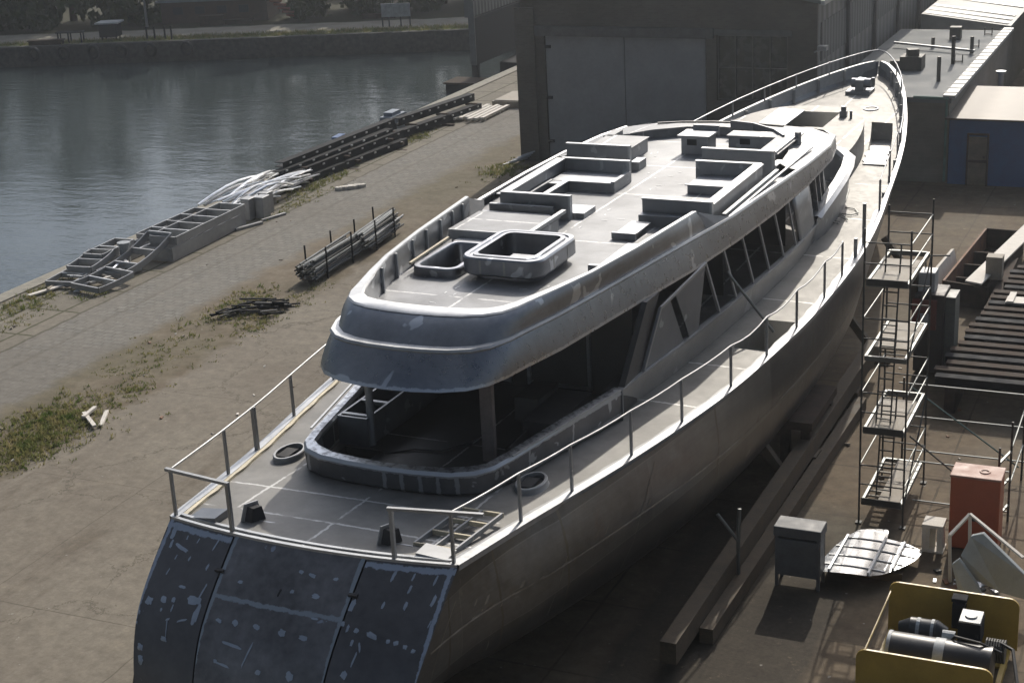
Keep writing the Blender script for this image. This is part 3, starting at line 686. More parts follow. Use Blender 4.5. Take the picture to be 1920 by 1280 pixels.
mb.build('door_frame', 'panel', bh)
mb = MB(); mb.tube([(-.9, 4.5, 4.27), (-.4, 4.9, 4.28), (.2, 5.0, 4.28), (.6, 5.6, 4.28), (.7, 6.5, 4.28), (.2, 7.5, 4.28)], .018, 6)
cable = mb.build('cable', 'cable'); cable.matrix_world = Matrix.Translation(YO.location) @ Matrix.Rotation(R(-.9), 4, 'Z')
tag(cable, 'black hose snaking over the shaded cockpit floor of the yacht', 'hose')

# deckhouse
HW = smooth_tab([(8, 3.0), (9.3, 3.1), (12, 3.36), (16, 3.6), (20, 3.74), (23.5, 3.58), (26, 3.1), (27.8, 2.3), (28.6, 1.0), (28.8, 0)])
SILL = 4.80; HEAD = 6.36
for side in (1, -1):
    yy = frange(8.0, 24.6, 34)
    mb = MB(); mb.loft([[(side * (HW(y) - .12), y, zdeck(y) - .02) for y in yy], [(side * HW(y), y, SILL - .04) for y in yy]])
    hw = mb.build('house_side', 'house', YO, smooth=True)
    mb = MB(); pts = [[(side * (HW(y) - .1), y, SILL - .05), (side * (HW(y) + .05), y, SILL - .05), (side * (HW(y) + .05), y, SILL), (side * (HW(y) - .1), y, SILL)] for y in yy]
    mb.loft([list(r_) for r_ in zip(*pts)], False); mb.build('window_sill', 'alu', hw)
    def hp(y, z, off=0.0):   # on the window plane, raked aft towards the top
        t = (z - SILL) / (HEAD - SILL); yk = y - .95 * t
        return (side * (HW(yk) - .03 + .02 * t + off), yk, z)
    def infill(nm, ya, yb_, mat, za=SILL, zb2=HEAD, par=YO, off=0.0):
        mb = MB(); mb.loft([[hp(y, za, off) for y in frange(ya, yb_, 6)], [hp(y, (za + zb2) / 2, off) for y in frange(ya, yb_, 6)], [hp(y, zb2, off) for y in frange(ya, yb_, 6)]])
        return mb.build(nm, mat, par, solid=.04, smooth=True)
    def wp(y, z, off=0.0):
        t = (z - SILL) / (HEAD - SILL); return (side * (HW(y) - .03 + .02 * t + off), y, z)
    for quad in (((9.45, SILL), (11.6, SILL), (10.85, 6.1), (10.35, 6.0)), ((11.95, SILL), (12.5, SILL), (12.95, HEAD), (11.15, 6.12))):
        mb = MB(); (ya, za), (yb_, zb2), (yc, zc), (yd, zd) = quad
        mb.loft([[wp(ya + (yd - ya) * t, za + (zd - za) * t), wp(ya + (yd - ya) * t + ((yb_ + (yc - yb_) * t) - (ya + (yd - ya) * t)) * .5, za + (zd - za) * t * .5 + (zc - zb2) * t * .5), wp(yb_ + (yc - yb_) * t, zb2 + (zc - zb2) * t)] for t in (0, .5, 1)])
        mb.build('wing_panel', 'aludark', YO, solid=.04)
    mb = MB(); mb.bar(wp(10.35, 6.02, .03), wp(12.95, 6.34, .03), .06, .06); mb.bar(wp(9.45, SILL, .02), wp(10.35, 6.02, .02), .07, .06); mb.build_each('panel_edge', 'alu', YO)
    for i, y in enumerate((13.9, 15.1, 16.4, 17.65, 18.9, 20.1)):
        mb = MB(); mb.bar(hp(y, SILL, .0), hp(y, HEAD, .0), .05 if i else .07, .07); mb.build('window_post', 'alu', YO)
    infill('house_panel', 20.5, 22.3, 'panel')
    for y in (22.9, 23.5, 24.1):
        mb = MB(); mb.bar(hp(y, SILL), hp(y, HEAD), .12, .07); mb.build('window_post', 'panel', YO)
    mb = MB(); mb.prism_dir([(side * 2.92, 8.35, SILL), (side * 2.92, 9.4, SILL), (side * 2.98, 10.55, 6.34), (side * 2.98, 9.75, 6.34)], (side * .14, 0, 0)); mb.build('wing_pillar', 'shadowalu', YO)
    mb = MB(); mb.box(min(side * 2.6, side * 3.0), max(side * 2.6, side * 3.0), 8.2, 9.28, 4.08, SILL - .06); mb.build('pillar_plinth', 'shadowalu', YO)
mb = MB()
yy = frange(24.6, 28.8, 14)
for side in (1, -1):
    mb.loft([[(side * max(0, HW(y) - .05), y, 4.2) for y in yy], [(side * max(0, HW(y)), y, SILL) for y in yy], [(side * max(0, HW(y) * .98), y - .8, HEAD) for y in yy]])
mb.build('house_front', 'panel', YO, smooth=True)
mb = MB(); mb.box(-.05, .05, 9.4, 26, 4.2, 6.33); mb.box(-2.6, 2.6, 16.9, 16.95, 4.2, 6.33); mb.box(-2.9, 2.9, 21.9, 21.95, 4.2, 6.33); mb.build('inner_bulkhead', 'shadowalu', YO)

# portuguese bridge round the front of the house
PB = [(3.72, 22.4, 4.95), (3.86, 23.6, 5.3), (3.8, 25.2, 5.42), (3.62, 26.8, 5.45), (3.35, 28.2, 5.45), (2.9, 29.0, 5.45), (2.0, 29.7, 5.45), (1.0, 30.05, 5.45), (0, 30.15, 5.45)]
PBf = [(-x, y, z) for x, y, z in PB[:-1]] + PB[::-1]
mb = MB(); mb.loft([[(x * .96, y, zdeck(y) - .02) for x, y, z in PBf], [(x, y, z) for x, y, z in PBf]]); pb = mb.build('bridge_bulwark', 'panel', YO, smooth=True)
mb = MB()
mb.loft([[(x * 1.01, y, z - .06) for x, y, z in PBf], [(x * 1.03, y + .05, z) for x, y, z in PBf], [(x * 1.0, y, z + .08) for x, y, z in PBf], [(x * .93, y - .12, z + .06) for x, y, z in PBf], [(x * .92, y - .14, z - .08) for x, y, z in PBf]])
mb.build('bulwark_cap', 'alubright', pb, smooth=True)

# raised foredeck trunk with hatch
TW = smooth_tab([(29.5, 2.85), (31, 2.78), (33, 2.55), (34.8, 2.2), (35.8, 1.8), (36.6, 1.1), (36.9, .0)])
ty = [29.5, 30.5, 31.5, 32.5, 33.2, 33.9, 34.6, 35.2, 35.8, 36.15, 36.4, 36.6, 36.75, 36.9]
ZT = 5.22
mb = MB()
sheet(mb, ty, lambda y: [-TW(y), -min(TW(y), 1.1), min(TW(y), 1.1), TW(y)], lambda x, y: ZT + .04 * (1 - (x / 3) ** 2), lambda x, y: 33.2 < y < 35.8 and abs(x) < 1.1)
for side in (1, -1):
    mb.loft([[(side * TW(y), y, ZT + .04 * (1 - (TW(y) / 3) ** 2)) for y in ty], [(side * TW(y) * 1.01, y, zdeck(y) - .02) for y in ty]])
tr = mb.build('foredeck_trunk', 'deck', YO, smooth=True)
well('trunk_hatch', [(-1.1, 33.2), (1.1, 33.2), (1.1, 35.8), (-1.1, 35.8)], 4.5, ZT + .03, 'house', parent=tr)
mb = MB(); mb.rbox((-.72, 34.4, ZT + .09), (.95, 2.7, .05), (0, R(3), 0)); mb.build('hatch_cover', 'alubright', tr)
mb = MB(); mb.box(1.25, 1.5, 35.0, 35.2, ZT, ZT + .25); mb.tube([(1.38, 35.1, ZT + .25), (1.38, 35.1, ZT + .42)], .1, 8); mb.tube([(1.7, 34.9, ZT), (1.7, 34.9, ZT + .3)], .05, 8); mb.build('deck_fitting', 'aludark', tr)
mb = MB()
zb_ = zdeck(43.5)
mb.box(-.45, .55, 42.9, 43.9, zb_, zb_ + .18); mb.tube([(-.3, 43.4, zb_ + .45), (.5, 43.4, zb_ + .45)], .2, 12); mb.box(-.1, .25, 43.1, 43.7, zb_ + .18, zb_ + .62); mb.tube([(-.3, 44.9, zb_), (-.3, 44.9, zb_ + .4)], .08, 8); mb.tube([(.25, 44.9, zb_), (.25, 44.9, zb_ + .4)], .08, 8)
mb.build_each('windlass_bed', 'aludark', YO, bevel=.01)
mb = MB(); mb.loft([[(1.15 + a * math.cos(t), 40.6 + 1.3 * a * math.sin(t), zdeck(40.6) + z) for t in [2 * math.pi * k / 20 for k in range(20)]] for a, z in ((.32, .0), (.3, .07), (.24, .07), (.24, .01), (.01, .01))], True)
mb.build('bow_manhole', 'aludark', YO, smooth=True)

# ---------------- roof / flybridge
ZR = smooth_tab([(4, 6.92), (10, 6.86), (18, 6.76), (24, 6.68), (27.2, 6.62)])
ZK = smooth_tab([(3, 7.0), (13, 7.0), (16, 6.98), (20, 6.88), (24, 6.74), (27.2, 6.64)])
LIP = [(0, 3.18), (.6, 3.22), (1.15, 3.34), (1.62, 3.58), (1.93, 3.95), (2.1, 4.45), (2.22, 5.1), (2.5, 6.3), (2.74, 8), (3.02, 10), (3.36, 12.3), (3.62, 15), (3.8, 18), (3.85, 21), (3.74, 24), (3.5, 25.5), (3.0, 26.35), (2.0, 26.85), (1, 27.05), (0, 27.1)]
KNU = [(0, 3.72), (.6, 3.75), (1.1, 3.84), (1.52, 4.03), (1.82, 4.36), (2.0, 4.85), (2.1, 5.4), (2.33, 6.5), (2.56, 8), (2.84, 10), (3.15, 12.3), (3.5, 14.8), (3.64, 18), (3.72, 21), (3.66, 24), (3.42, 25.6), (2.95, 26.45), (2, 26.95), (1, 27.15), (0, 27.2)]
def full(tab): return [(-x, y) for x, y in reversed(tab[1:])] + tab[:-1] if False else [(x, y) for x, y in tab] + [(-x, y) for x, y in reversed(tab[1:-1])]
lip, knu = full(LIP), full(KNU)
def mixr(t, bulge, z):
    out = []
    for (a, b), (c, d) in zip(lip, knu):
        x, y = a + (c - a) * t, b + (d - b) * t
        bulge_ = bulge * (1 if y < 6 else .2)
        cx, cy_ = x, y - 14; ln = math.hypot(cx * 3, cy_ * .4) or 1
        out.append((x + bulge_ * cx * 3 / ln * 1.0, y + (bulge_ * cy_ * .4 / ln if abs(y - 14) > 8 else 0), 6.34 + (ZK(d) - 6.34) * t if z is None else z))
    return out
mb = MB()
mb.loft([[(x * .93, y + (.22 if y < 4.5 else 0), 6.36) for x, y in lip], [(x * .98, y + (.05 if y < 4.5 else 0), 6.30) for x, y in lip], mixr(0, 0, 6.33), mixr(.08, .012, None), mixr(.25, .03, None), mixr(.5, .038, None), mixr(.75, .03, None), mixr(.93, .012, None), mixr(1, 0, None),
         [(x * (1 - .10 / max(.6, math.hypot(x, .5))) if True else x, y + (.10 if y < 4.6 else 0), ZK(y) + .015) for x, y in knu]], True)
fas = mb.build('roof_fascia', 'fascia', YO, smooth=True)
mb = MB()
rows = [(y, lerp_tab([(p[1], p[0]) for p in LIP], y) * .93) for y in frange(3.5, 26.9, 30)]
sheet(mb, [r_[0] for r_ in rows], lambda y: [-lerp_tab([(p[1], p[0]) for p in LIP], y) * .93, lerp_tab([(p[1], p[0]) for p in LIP], y) * .93], lambda x, y: 6.37)
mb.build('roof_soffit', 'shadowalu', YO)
# ground-bright bead along the knuckle, wide ledge round the stern
mb = MB(); kk = [(x, y, ZK(y)) for x, y in KNU[:16]]; kk = [(-x, y, z) for x, y, z in reversed(kk[1:])] + kk
mb.loft([[(x + math.copysign(.02, x) * (abs(x) > .3), y - (.03 if y < 4.6 else 0), z - .05) for x, y, z in kk], [(x + math.copysign(.045, x) * (abs(x) > .3), y - (.045 if y < 4.6 else 0), z) for x, y, z in kk], [(x + math.copysign(.02, x) * (abs(x) > .3), y - (.02 if y < 4.6 else 0), z + .045) for x, y, z in kk], [(x - math.copysign(.06, x) * (abs(x) > .3), y + (.24 if y < 4.4 else .14 if y < 5 else 0), z + .03) for x, y, z in kk]])
mb.build('knuckle_bead', 'alubright', YO, smooth=True)
# roof deck
kn = [(p[1], p[0]) for p in KNU]
def rcols(y):
    wv = max(.02, lerp_tab(kn, y) - .06)
    return [-wv] + [max(-wv, min(wv, c)) for c in (-2.15, -1.2, 0, 1.2)] + [wv]
mb = MB(); sheet(mb, sorted(set([3.9, 4.3, 4.8] + frange(5.5, 26.5, 21) + [8.75, 10.75, 26.9])), rcols, lambda x, y: ZR(y), lambda x, y: 8.75 < y < 10.75 and -2.15 < x < -1.2)
mb.build('roof_deck', 'roof', YO)
# aft bulwark of the flybridge
TOPO = [(0, 4.45), (.6, 4.48), (1.1, 4.56), (1.5, 4.72), (1.8, 5.0), (1.97, 5.4), (2.07, 5.85), (2.3, 6.8), (2.55, 8), (2.82, 10), (3.0, 12), (3.12, 13.3)]
TOPI = [(0, 5.0), (.6, 5.02), (1.05, 5.08), (1.4, 5.2), (1.63, 5.42), (1.78, 5.75), (1.9, 6.15), (2.15, 6.95), (2.42, 8), (2.69, 10), (2.87, 12), (2.99, 13.25)]
K12 = KNU[:11] + [(3.3, 13.5)]
def us(tab, zf, k=1.0): 
    q = [(x * k, y, zf(y)) for x, y in tab]; return [(-x, y, z) for x, y, z in reversed(q[1:])] + q
mid = [((a + c) / 2, (b + d) / 2 + .08 * (1 if b < 4.4 else 0)) for (a, b), (c, d) in zip(K12, TOPO)]
mb = MB()
mb.loft([us([(max(0, x - .03), y + (.2 if y < 4.4 else .1 if y < 5 else 0)) for x, y in K12], lambda y: ZK(y) + .02), us(mid, lambda y: 7.27), us(TOPO, lambda y: 7.47), us([((a * .8 + c * .2), (b * .8 + d * .2)) for (a, b), (c, d) in zip(TOPO, TOPI)], lambda y: 7.51),
         us([((a * .15 + c * .85), (b * .15 + d * .85)) for (a, b), (c, d) in zip(TOPO, TOPI)], lambda y: 7.51), us(TOPI, lambda y: 7.47), us(TOPI, lambda y: ZR(y) - .01)])
bw = mb.build('flybridge_bulwark', 'coaming', YO, smooth=True)
mb = MB(); mixT = lambda q: [((a * (1 - q) + c * q), (b * (1 - q) + d * q)) for (a, b), (c, d) in zip(TOPO, TOPI)]
mb.loft([us(mixT(.02), lambda y: 7.49), us(mixT(.12), lambda y: 7.522), us(mixT(.9), lambda y: 7.522), us(mixT(1.0), lambda y: 7.49)])
mb.build('bulwark_sunlight_strip', 'alubright', bw, smooth=True)  # lighter strip laid over the cap, sunlight put into its tone
for side in (1, -1):
    mb = MB(); mb.loft([[(side * 3.12, 13.3, 7.5), (side * 3.3, 14.05, 7.24), (side * 3.5, 14.9, 7.0)], [(side * 2.99, 13.25, 7.5), (side * 3.17, 14.0, 7.24), (side * 3.36, 14.85, 7.0)]])
    mb.loft([[(side * 2.99, 13.25, 7.5), (side * 3.17, 14.0, 7.24), (side * 3.36, 14.85, 7.0)], [(side * 2.99, 13.25, 6.8), (side * 3.17, 14.0, 6.8), (side * 3.36, 14.85, 6.8)]])
    mb.loft([[(side * 3.12, 13.3, 7.5), (side * 3.3, 14.05, 7.24), (side * 3.5, 14.9, 7.0)], [(side * 3.3, 13.5, 6.98), (side * 3.4, 14.05, 6.98), (side * 3.5, 14.9, 6.97)]])
    mb.build('bulwark_end', 'aludark', bw)
mb = MB()
for y in (7.2, 8.3, 9.4, 10.3, 11.2, 12.0, 12.7):
    x = lerp_tab([(p[1], p[0]) for p in TOPI], y); mb.box(-x, -x + .05, y, y + .05, ZR(y), 7.47)
mb.build_each('bulwark_stiffener', 'alubright', bw)
# forward visor: raised rim with a sunk helm space behind it
VI = [(3.15, 20.4), (2.95, 22), (2.6, 23.3), (2.0, 24.2), (1.1, 24.9), (0, 25.1)]
vi = VI + [(-x, y) for x, y in reversed(VI[:-1])]
VO = [(3.62, 20.4), (3.66, 22), (3.62, 24), (3.36, 25.6), (2.4, 26.7), (0, 27.12)]
vo = VO + [(-x, y) for x, y in reversed(VO[:-1])]
mb = MB()
mb.loft([[(x, y, ZK(y) + .02) for x, y in vo], [(x * .5 + a * .5, y * .5 + b * .5, 6.93 - .012 * (y - 20)) for (x, y), (a, b) in zip(vo, vi)], [(x, y, 7.05 - .02 * (y - 20)) for x, y in vi], [(x, y, 6.5) for x, y in vi]])
vz = mb.build('visor', 'roof', YO, smooth=True)
mb = MB(); sl = [(-2.35, 25.62), (-1.6, 25.95), (-.6, 26.15), (.6, 26.15), (1.7, 25.95)]
for p, q in zip(sl, sl[1:]): mb.bar((*p, 6.86), (*q, 6.86), .1, .05)
mb.build('visor_slot', 'shadowalu', vz)
mb = MB(); sl = [(.3, 24.98), (1.1, 24.75), (1.95, 24.05), (2.45, 23.3)]
for p, q in zip(sl, sl[1:]): mb.bar((*p, 7.08), (*q, 7.08), .06, .22)
mb.build('visor_lip', 'aludark', vz)

def plate(nm, x0, x1, y, z1, mat='panel', th_=.1, z0=None, cap=True):
    mb = MB(); mb.box(x0, x1, y - th_ / 2, y + th_ / 2, z0 if z0 else ZR(y) - .02, z1); o = mb.build(nm, mat, YO)
    if cap:
        mb = MB(); mb.box(x0 - .02, x1 + .02, y - th_ / 2 - .02, y + th_ / 2 + .02, z1 + .001, z1 + .03); mb.box(x1 - .04, x1 + .022, y - th_ / 2 - .02, y + th_ / 2 + .02, ZR(y), z1); mb.build('cap_strip', 'alubright', o)
    return o
# spa tub housing
def rrect(x0, x1, y0, y1, r, z, n=6):
    out = []
    for cx, cy_, a0 in ((x1 - r, y1 - r, 0), (x0 + r, y1 - r, 90), (x0 + r, y0 + r, 180), (x1 - r, y0 + r, 270)):
        for k in range(n + 1):
            a = R(a0 + 90 * k / n); out.append((cx + r * math.cos(a), cy_ + r * math.sin(a), z))
    return out
tx0, tx1, ty0, ty1 = -.98, 1.02, 8.55, 11.0
mb = MB()
mb.loft([rrect(tx0 + .2, tx1 - .2, ty0 + .3, ty1 - .1, .3, 6.85), rrect(tx0 + .2, tx1 - .2, ty0 + .3, ty1 - .1, .3, 7.0)], True)
tub = mb.build('tub_plinth', 'aludark', YO, smooth=True)
mb = MB()
mb.loft([rrect(tx0 + .18, tx1 - .18, ty0 + .2, ty1 - .1, .3, 7.0), rrect(tx0 + .04, tx1 - .04, ty0 + .04, ty1 - .04, .36, 7.02), rrect(tx0, tx1, ty0, ty1, .38, 7.06), rrect(tx0, tx1, ty0, ty1, .38, 7.40), rrect(tx0 + .03, tx1 - .03, ty0 + .03, ty1 - .03, .36, 7.44), rrect(tx0 + .13, tx1 - .13, ty0 + .13, ty1 - .13, .3, 7.44), rrect(tx0 + .15, tx1 - .15, ty0 + .15, ty1 - .15, .28, 7.41), rrect(tx0 + .2, tx1 - .2, ty0 + .2, ty1 - .2, .26, 7.41), rrect(tx0 + .2, tx1 - .2, ty0 + .2, ty1 - .2, .26, 7.45), rrect(tx0 + .3, tx1 - .3, ty0 + .3, ty1 - .3, .2, 7.45), rrect(tx0 + .3, tx1 - .3, ty0 + .3, ty1 - .3, .2, 6.9), rrect(tx0 + .9, tx1 - .9, ty0 + .9, ty1 - .9, .05, 6.9)], True)
tubs = mb.build('tub_housing', 'coaming', YO, smooth=True)
mb = MB(); mb.box(-.3, .35, 9.5, 10.1, 6.9, 7.12); mb.box(.35, .4, 9.3, 10.3, 6.9, 7.0); mb.build('tub_step', 'panel', tubs)
mb = MB()
for x, y in ((-.45, ty0 - .004), (.15, ty0 - .004)): mb.box(x, x + .05, y, y + .01, 7.07, 7.39)
for y in (9.4, 10.2): mb.box(tx1 - .006, tx1 + .004, y, y + .05, 7.07, 7.39)
mb.build_each('tub_weld', 'weld', tubs)
# port companion hatch with raised rim
mb = MB()
mb.loft([rrect(-2.28, -1.08, 8.6, 10.85, .3, 6.84), rrect(-2.28, -1.08, 8.6, 10.85, .3, 7.06), rrect(-2.26, -1.1, 8.62, 10.83, .28, 7.09), rrect(-2.16, -1.2, 8.74, 10.75, .2, 7.09), rrect(-2.14, -1.22, 8.76, 10.73, .2, 7.05), rrect(-2.14, -1.22, 8.76, 10.73, .2, 6.3)], True)
ph = mb.build('stair_hatch', 'coaming', YO, smooth=True)
mb = MB(); mb.bar((-2.3, 8.7, 7.13), (-2.42, 10.9, 7.13), .06, .05); mb.build('hatch_edge', 'beige', ph)
mb = MB(); mb.box(-2.35, -1.5, 11.0, 11.35, 6.84, 7.02); mb.build('locker_step', 'alu', YO)
mb = MB(); mb.box(-2.62, -.45, 11.45, 13.1, 6.84, 7.16); bx_ = mb.build('bar_unit', 'panel', YO)
mb = MB(); mb.box(-2.66, -.40, 11.42, 13.12, 7.161, 7.2); mb.build('bar_top', 'roof', bx_)
mb = MB(); mb.box(-.52, -.40, 11.42, 13.5, 7.2, 7.28); mb.box(-2.66, -.40, 11.38, 11.42, 6.95, 7.2); mb.build('bar_edge', 'alubright', bx_)
plate('settee_back', -2.55, -.6, 14.25, 7.42)
plate('settee_step', -2.75, -.95, 13.95, 7.2, cap=False); plate('settee_step', -2.85, -.95, 13.7, 7.05, cap=False)
plate('settee_back', -2.62, -.6, 18.5, 7.34)
mb = MB(); mb.prism([(-2.62, 14.3), (-2.47, 14.3), (-2.53, 18.45), (-2.68, 18.45)], 6.7, 7.33); o = mb.build('settee_back', 'panel', YO)
mb = MB(); mb.prism([(-2.72, 14.3), (-2.45, 14.3), (-2.5, 18.45), (-2.77, 18.45)], 7.331, 7.36); mb.build('cap_strip', 'alubright', o)
mb = MB(); mb.box(-2.46, -.62, 17.25, 18.44, 6.7, 7.02); mb.box(-.66, -.55, 17.2, 18.44, 6.7, 7.08)
mb.box(-2.46, -2.38, 15, 17.2, 6.7, 7.02); mb.box(-2.05, -1.9, 15, 17.2, 6.7, 7.02); mb.box(-2.38, -2.05, 15, 15.35, 6.7, 7.02); mb.box(-2.38, -2.05, 16.9, 17.2, 6.7, 7.02)
o = mb.build('settee_base', 'panel', YO); mb = MB(); mb.box(-2.05, -1.88, 15, 17.24, 7.021, 7.05); mb.box(-1.88, -.6, 17.16, 17.24, 7.021, 7.05); mb.box(-2.46, -2.38, 15, 17.24, 7.021, 7.05); mb.build('cap_strip', 'alubright', o)
mb = MB(); mb.box(-1.05, -.3, 14.4, 15.2, 6.75, 6.95); mb.build('settee_base', 'panel', YO)
plate('settee_back', -3.05, -1.1, 19.85, 7.44)
mb = MB(); mb.box(-1.12, -.85, 19.9, 20.5, 6.73, 6.98); mb.box(-2.75, -1.5, 20.6, 22.4, 6.7, 7.12); mb.build('side_console', 'panel', YO)
mb = MB(); mb.box(-2.8, -1.45, 20.55, 22.45, 7.121, 7.15); mb.box(-2.9, -2.6, 22.3, 23.2, 6.9, 7.15); mb.build('console_top', 'roof', YO)
mb = MB(); mb.box(-.4, .42, 22.3, 23.1, 6.65, 7.22); mb.box(-.5, .5, 22.22, 23.12, 7.221, 7.28); mb.box(-.3, .5, 23.12, 23.2, 7.1, 7.42); hc = mb.build('helm_console', 'panel', YO)
mb = MB(); mb.box(-.22, .08, 22.294, 22.31, 6.98, 7.16); mb.build('instrument_cutout', 'dark', hc)
mb = MB(); mb.box(.75, 2.5, 23.3, 23.9, 6.65, 7.08); mb.box(2.3, 2.8, 21.2, 23.9, 6.65, 7.1); mb.box(2.75, 2.85, 21.1, 23.5, 7.1, 7.2); sc_ = mb.build('side_console', 'panel', YO)
mb = MB(); mb.box(.7, 2.5, 23.25, 23.95, 7.081, 7.11); mb.box(2.25, 2.9, 21.15, 23.95, 7.101, 7.13); mb.build('console_top', 'roof', sc_)
mb = MB(); mb.box(1.1, 1.42, 23.292, 23.31, 6.84, 7.02); mb.build('instrument_cutout', 'dark', sc_)
mb = MB(); mb.tube([(2.88, 23.3, 6.7), (2.88, 23.3, 7.3)], .1, 10); mb.build('mast_stub', 'alu', YO)
plate('settee_back', .98, 3.05, 20.15, 7.42)
plate('settee_back', 1.18, 3.02, 19.0, 7.33)
plate('settee_back', 1.28, 3.1, 14.5, 7.42)
mb = MB(); mb.box(1.3, 2.5, 14.1, 14.4, 6.8, 7.1); mb.box(1.36, 2.5, 17.7, 18.9, 6.72, 6.98); mb.box(2.45, 2.95, 14.6, 18.9, 6.72, 6.92); mb.build('settee_base', 'panel', YO)
mb = MB(); mb.box(1.3, 2.5, 17.64, 17.72, 6.98, 7.01); mb.prism([(2.88, 14.6), (3.08, 14.6), (3.08, 18.95), (2.88, 18.95)], 6.75, 7.33); mb.build('settee_back', 'panel', YO)
mb = MB(); mb.box(2.85, 3.12, 14.6, 18.95, 7.331, 7.36); mb.box(3.2, 3.3, 15, 19.8, 6.9, 7.02); mb.box(3.36, 3.42, 15.3, 23, 6.92, 6.965); mb.box(2.9, 3.1, 20.3, 21.0, 6.72, 7.0); mb.build('side_ridge', 'alubright', YO)
mb = MB(); mb.box(1.1, 1.72, 12.75, 12.84, 6.84, 7.0); mb.box(1.2, 1.72, 12.83, 13.9, 6.93, 6.99); mb.build('deck_step', 'panel', YO)
mb = MB(); mb.box(1.6, 1.95, 10.0, 10.12, 6.85, 7.02); mb.box(1.7, 1.95, 10.1, 12.3, 6.85, 6.9); mb.build('deck_step', 'panel', YO)
mb = MB()
for k in range(90):   # short bright grinding marks on the plating
    x, y = random.uniform(-2.3, 3.2), random.uniform(6, 24); a = random.choice((0, 1.57)) + random.uniform(-.2, .2); l = random.uniform(.06, .22)
    if abs(x) > lerp_tab(kn, y) - .35: continue
    mb.rbox((x, y, ZR(y) + .004), (l, .03, .006), (0, 0, a))
mb.build_each('grinding_mark', 'alubright', YO)

# ---------------- guard rails
def post(x, y, z0, z1, lean=0.0, name='stanchion', mat='panel', par=None, w_=.055):
    mb = MB(); mb.bar((x, y, z0), (x + lean, y, z1), w_, w_); return mb.build(name, mat, par)
def rail(points, nm, r=.022, mat='alu'):
    mb = MB(); mb.tube(points, r, 8); return mb.build(nm, mat, YO, smooth=True)
e = .11
# starboard, aft and midships: rail sags between posts
py = [.1, 2.2, 3.95, 6.15, 8.3, 10.75, 13.0, 15.2, 17.7, 19.6]
def sp_(y): return Vector((beam(y) - e, y, sheer(y)))
pts = []
for a, b in zip(py, py[1:]):
    for t in (0, .25, .5, .75):
        y = a + (b - a) * t; p = sp_(y); pts.append((p.x, y, p.z + 1.03 - .10 * math.sin(math.pi * t) * (1 if a > 9 else .2)))
p = sp_(py[-1]); pts += [(p.x, p.y, p.z + 1.0)]
rl = rail(pts, 'guard_rail')
for y in py[1:]:
    p = sp_(y); post(p.x, y, p.z - .02, p.z + 1.02, par=rl)
for y, h in ((21.3, .6), (22.6, 1.25), (26.0, 1.0), (29.0, 1.1)):
    p = sp_(y); post(p.x, y, p.z - .02, p.z + h, par=rl, w_=.09 if y < 23 else .06)
rl2 = rail([tuple(sp_(y) + Vector((0, 0, 1.0))) for y in (26, 27.5, 29, 30.5, 31.6)] + [tuple(sp_(31.7) + Vector((0, 0, .1)))], 'guard_rail')
# port, aft
py = [.1, 2.3, 3.75, 5.85, 8.3, 11, 14, 17, 20]
pts = []
for y in frange(.1, 20, 30): pts.append((-(beam(y) - e), y, sheer(y) + 1.02))
rl3 = rail(pts, 'guard_rail')
for y in py[1:]: post(-(beam(y) - e), y, sheer(y) - .02, sheer(y) + 1.02, par=rl3, w_=.055 if y != 3.75 else .085)
# stern gates
mb = MB(); mb.bar((-3.12, .06, 5.5), (-1.5, -.2, 5.53), .07, .06); gt = mb.build('stern_rail', 'alu', YO)
post(-3.02, .07, 4.5, 5.5, par=gt); post(-1.55, -.18, 4.5, 5.5, par=gt, w_=.07)
mb = MB(); mb.bar((1.84, -.16, 5.52), (3.62, .1, 5.55), .07, .06); gt = mb.build('stern_rail', 'alu', YO)
post(1.9, -.14, 4.5, 5.5, par=gt, mat='alu', w_=.07); post(3.0, .04, 4.5, 5.5, par=gt)
# bow rail
pts = [(-(beam(y) - .12), y, sheer(y) + lerp_tab([(28, .05), (29.5, .62), (47, .52)], y)) for y in (28.2, 29.5, 31, 33, 35, 37, 39, 41, 42.5, 44, 45, 45.9, 46.5)]
pts = pts + [(0, 46.95, sheer(47) + .52)] + [(-x, y, z) for x, y, z in reversed(pts[3:])]
br = rail(pts, 'bow_rail', .026, 'panel')
for y in (31, 34, 36.5, 39, 41.5, 44):
    for s_ in (1, -1):
        if s_ > 0 and y < 34: continue
        post(s_ * (beam(y) - .12), y, sheer(y), sheer(y) + .58, par=br, w_=.05)

def on_yacht(ob):
    bpy.context.view_layer.update()
    ob.matrix_world = Matrix.Translation(YO.location) @ Matrix.Rotation(R(-.9), 4, 'Z') @ ob.matrix_world
    return ob
# loose things lying on the yacht
gr = thing('grating_frame', 'pale aluminium grating frame of six cells lying on the aft deck', 'frame', (2.45, 1.35, 4.42), rz=-.0)
mb = MB()
for x in (-.42, .0, .42): mb.bar((x - .12, -.75, .05), (x + .12, .75, .12), .04, .1)
gr['world'] = False
mb.build('side_rail', 'alu', gr)
mb = MB()
for y in (-.75, -.22, .3, .75): mb.bar((-.44 + .12 * y / .75, y, .08 + y * .04), (.44 + .12 * y / .75, y, .08 + y * .04), .04, .09)
mb.build_each('cross_bar', 'beige', gr); on_yacht(gr)
mb = MB(); mb.rbox((0, 0, 0), (.62, .42, .05), (0, R(4), 0)); mb.rbox((0, .02, -.04), (.5, .3, .03))
pl = tag(mb.build('metal_plate', 'alu', None, org=(0, 0, 0)), 'small flat aluminium plate by the starboard end of the stern rail', 'plate'); pl.location = (2.5, .32, 4.53); bpy.context.view_layer.update(); on_yacht(pl)
mb = MB(); mb.tube([(4.62, 14.7, 4.12), (3.52, 14.35, 5.72)], .035, 8)
pp = tag(mb.build('prop_pole', 'steel'), 'thin metal pole leaning from the side deck hatch against the house windows', 'pole'); on_yacht(pp)
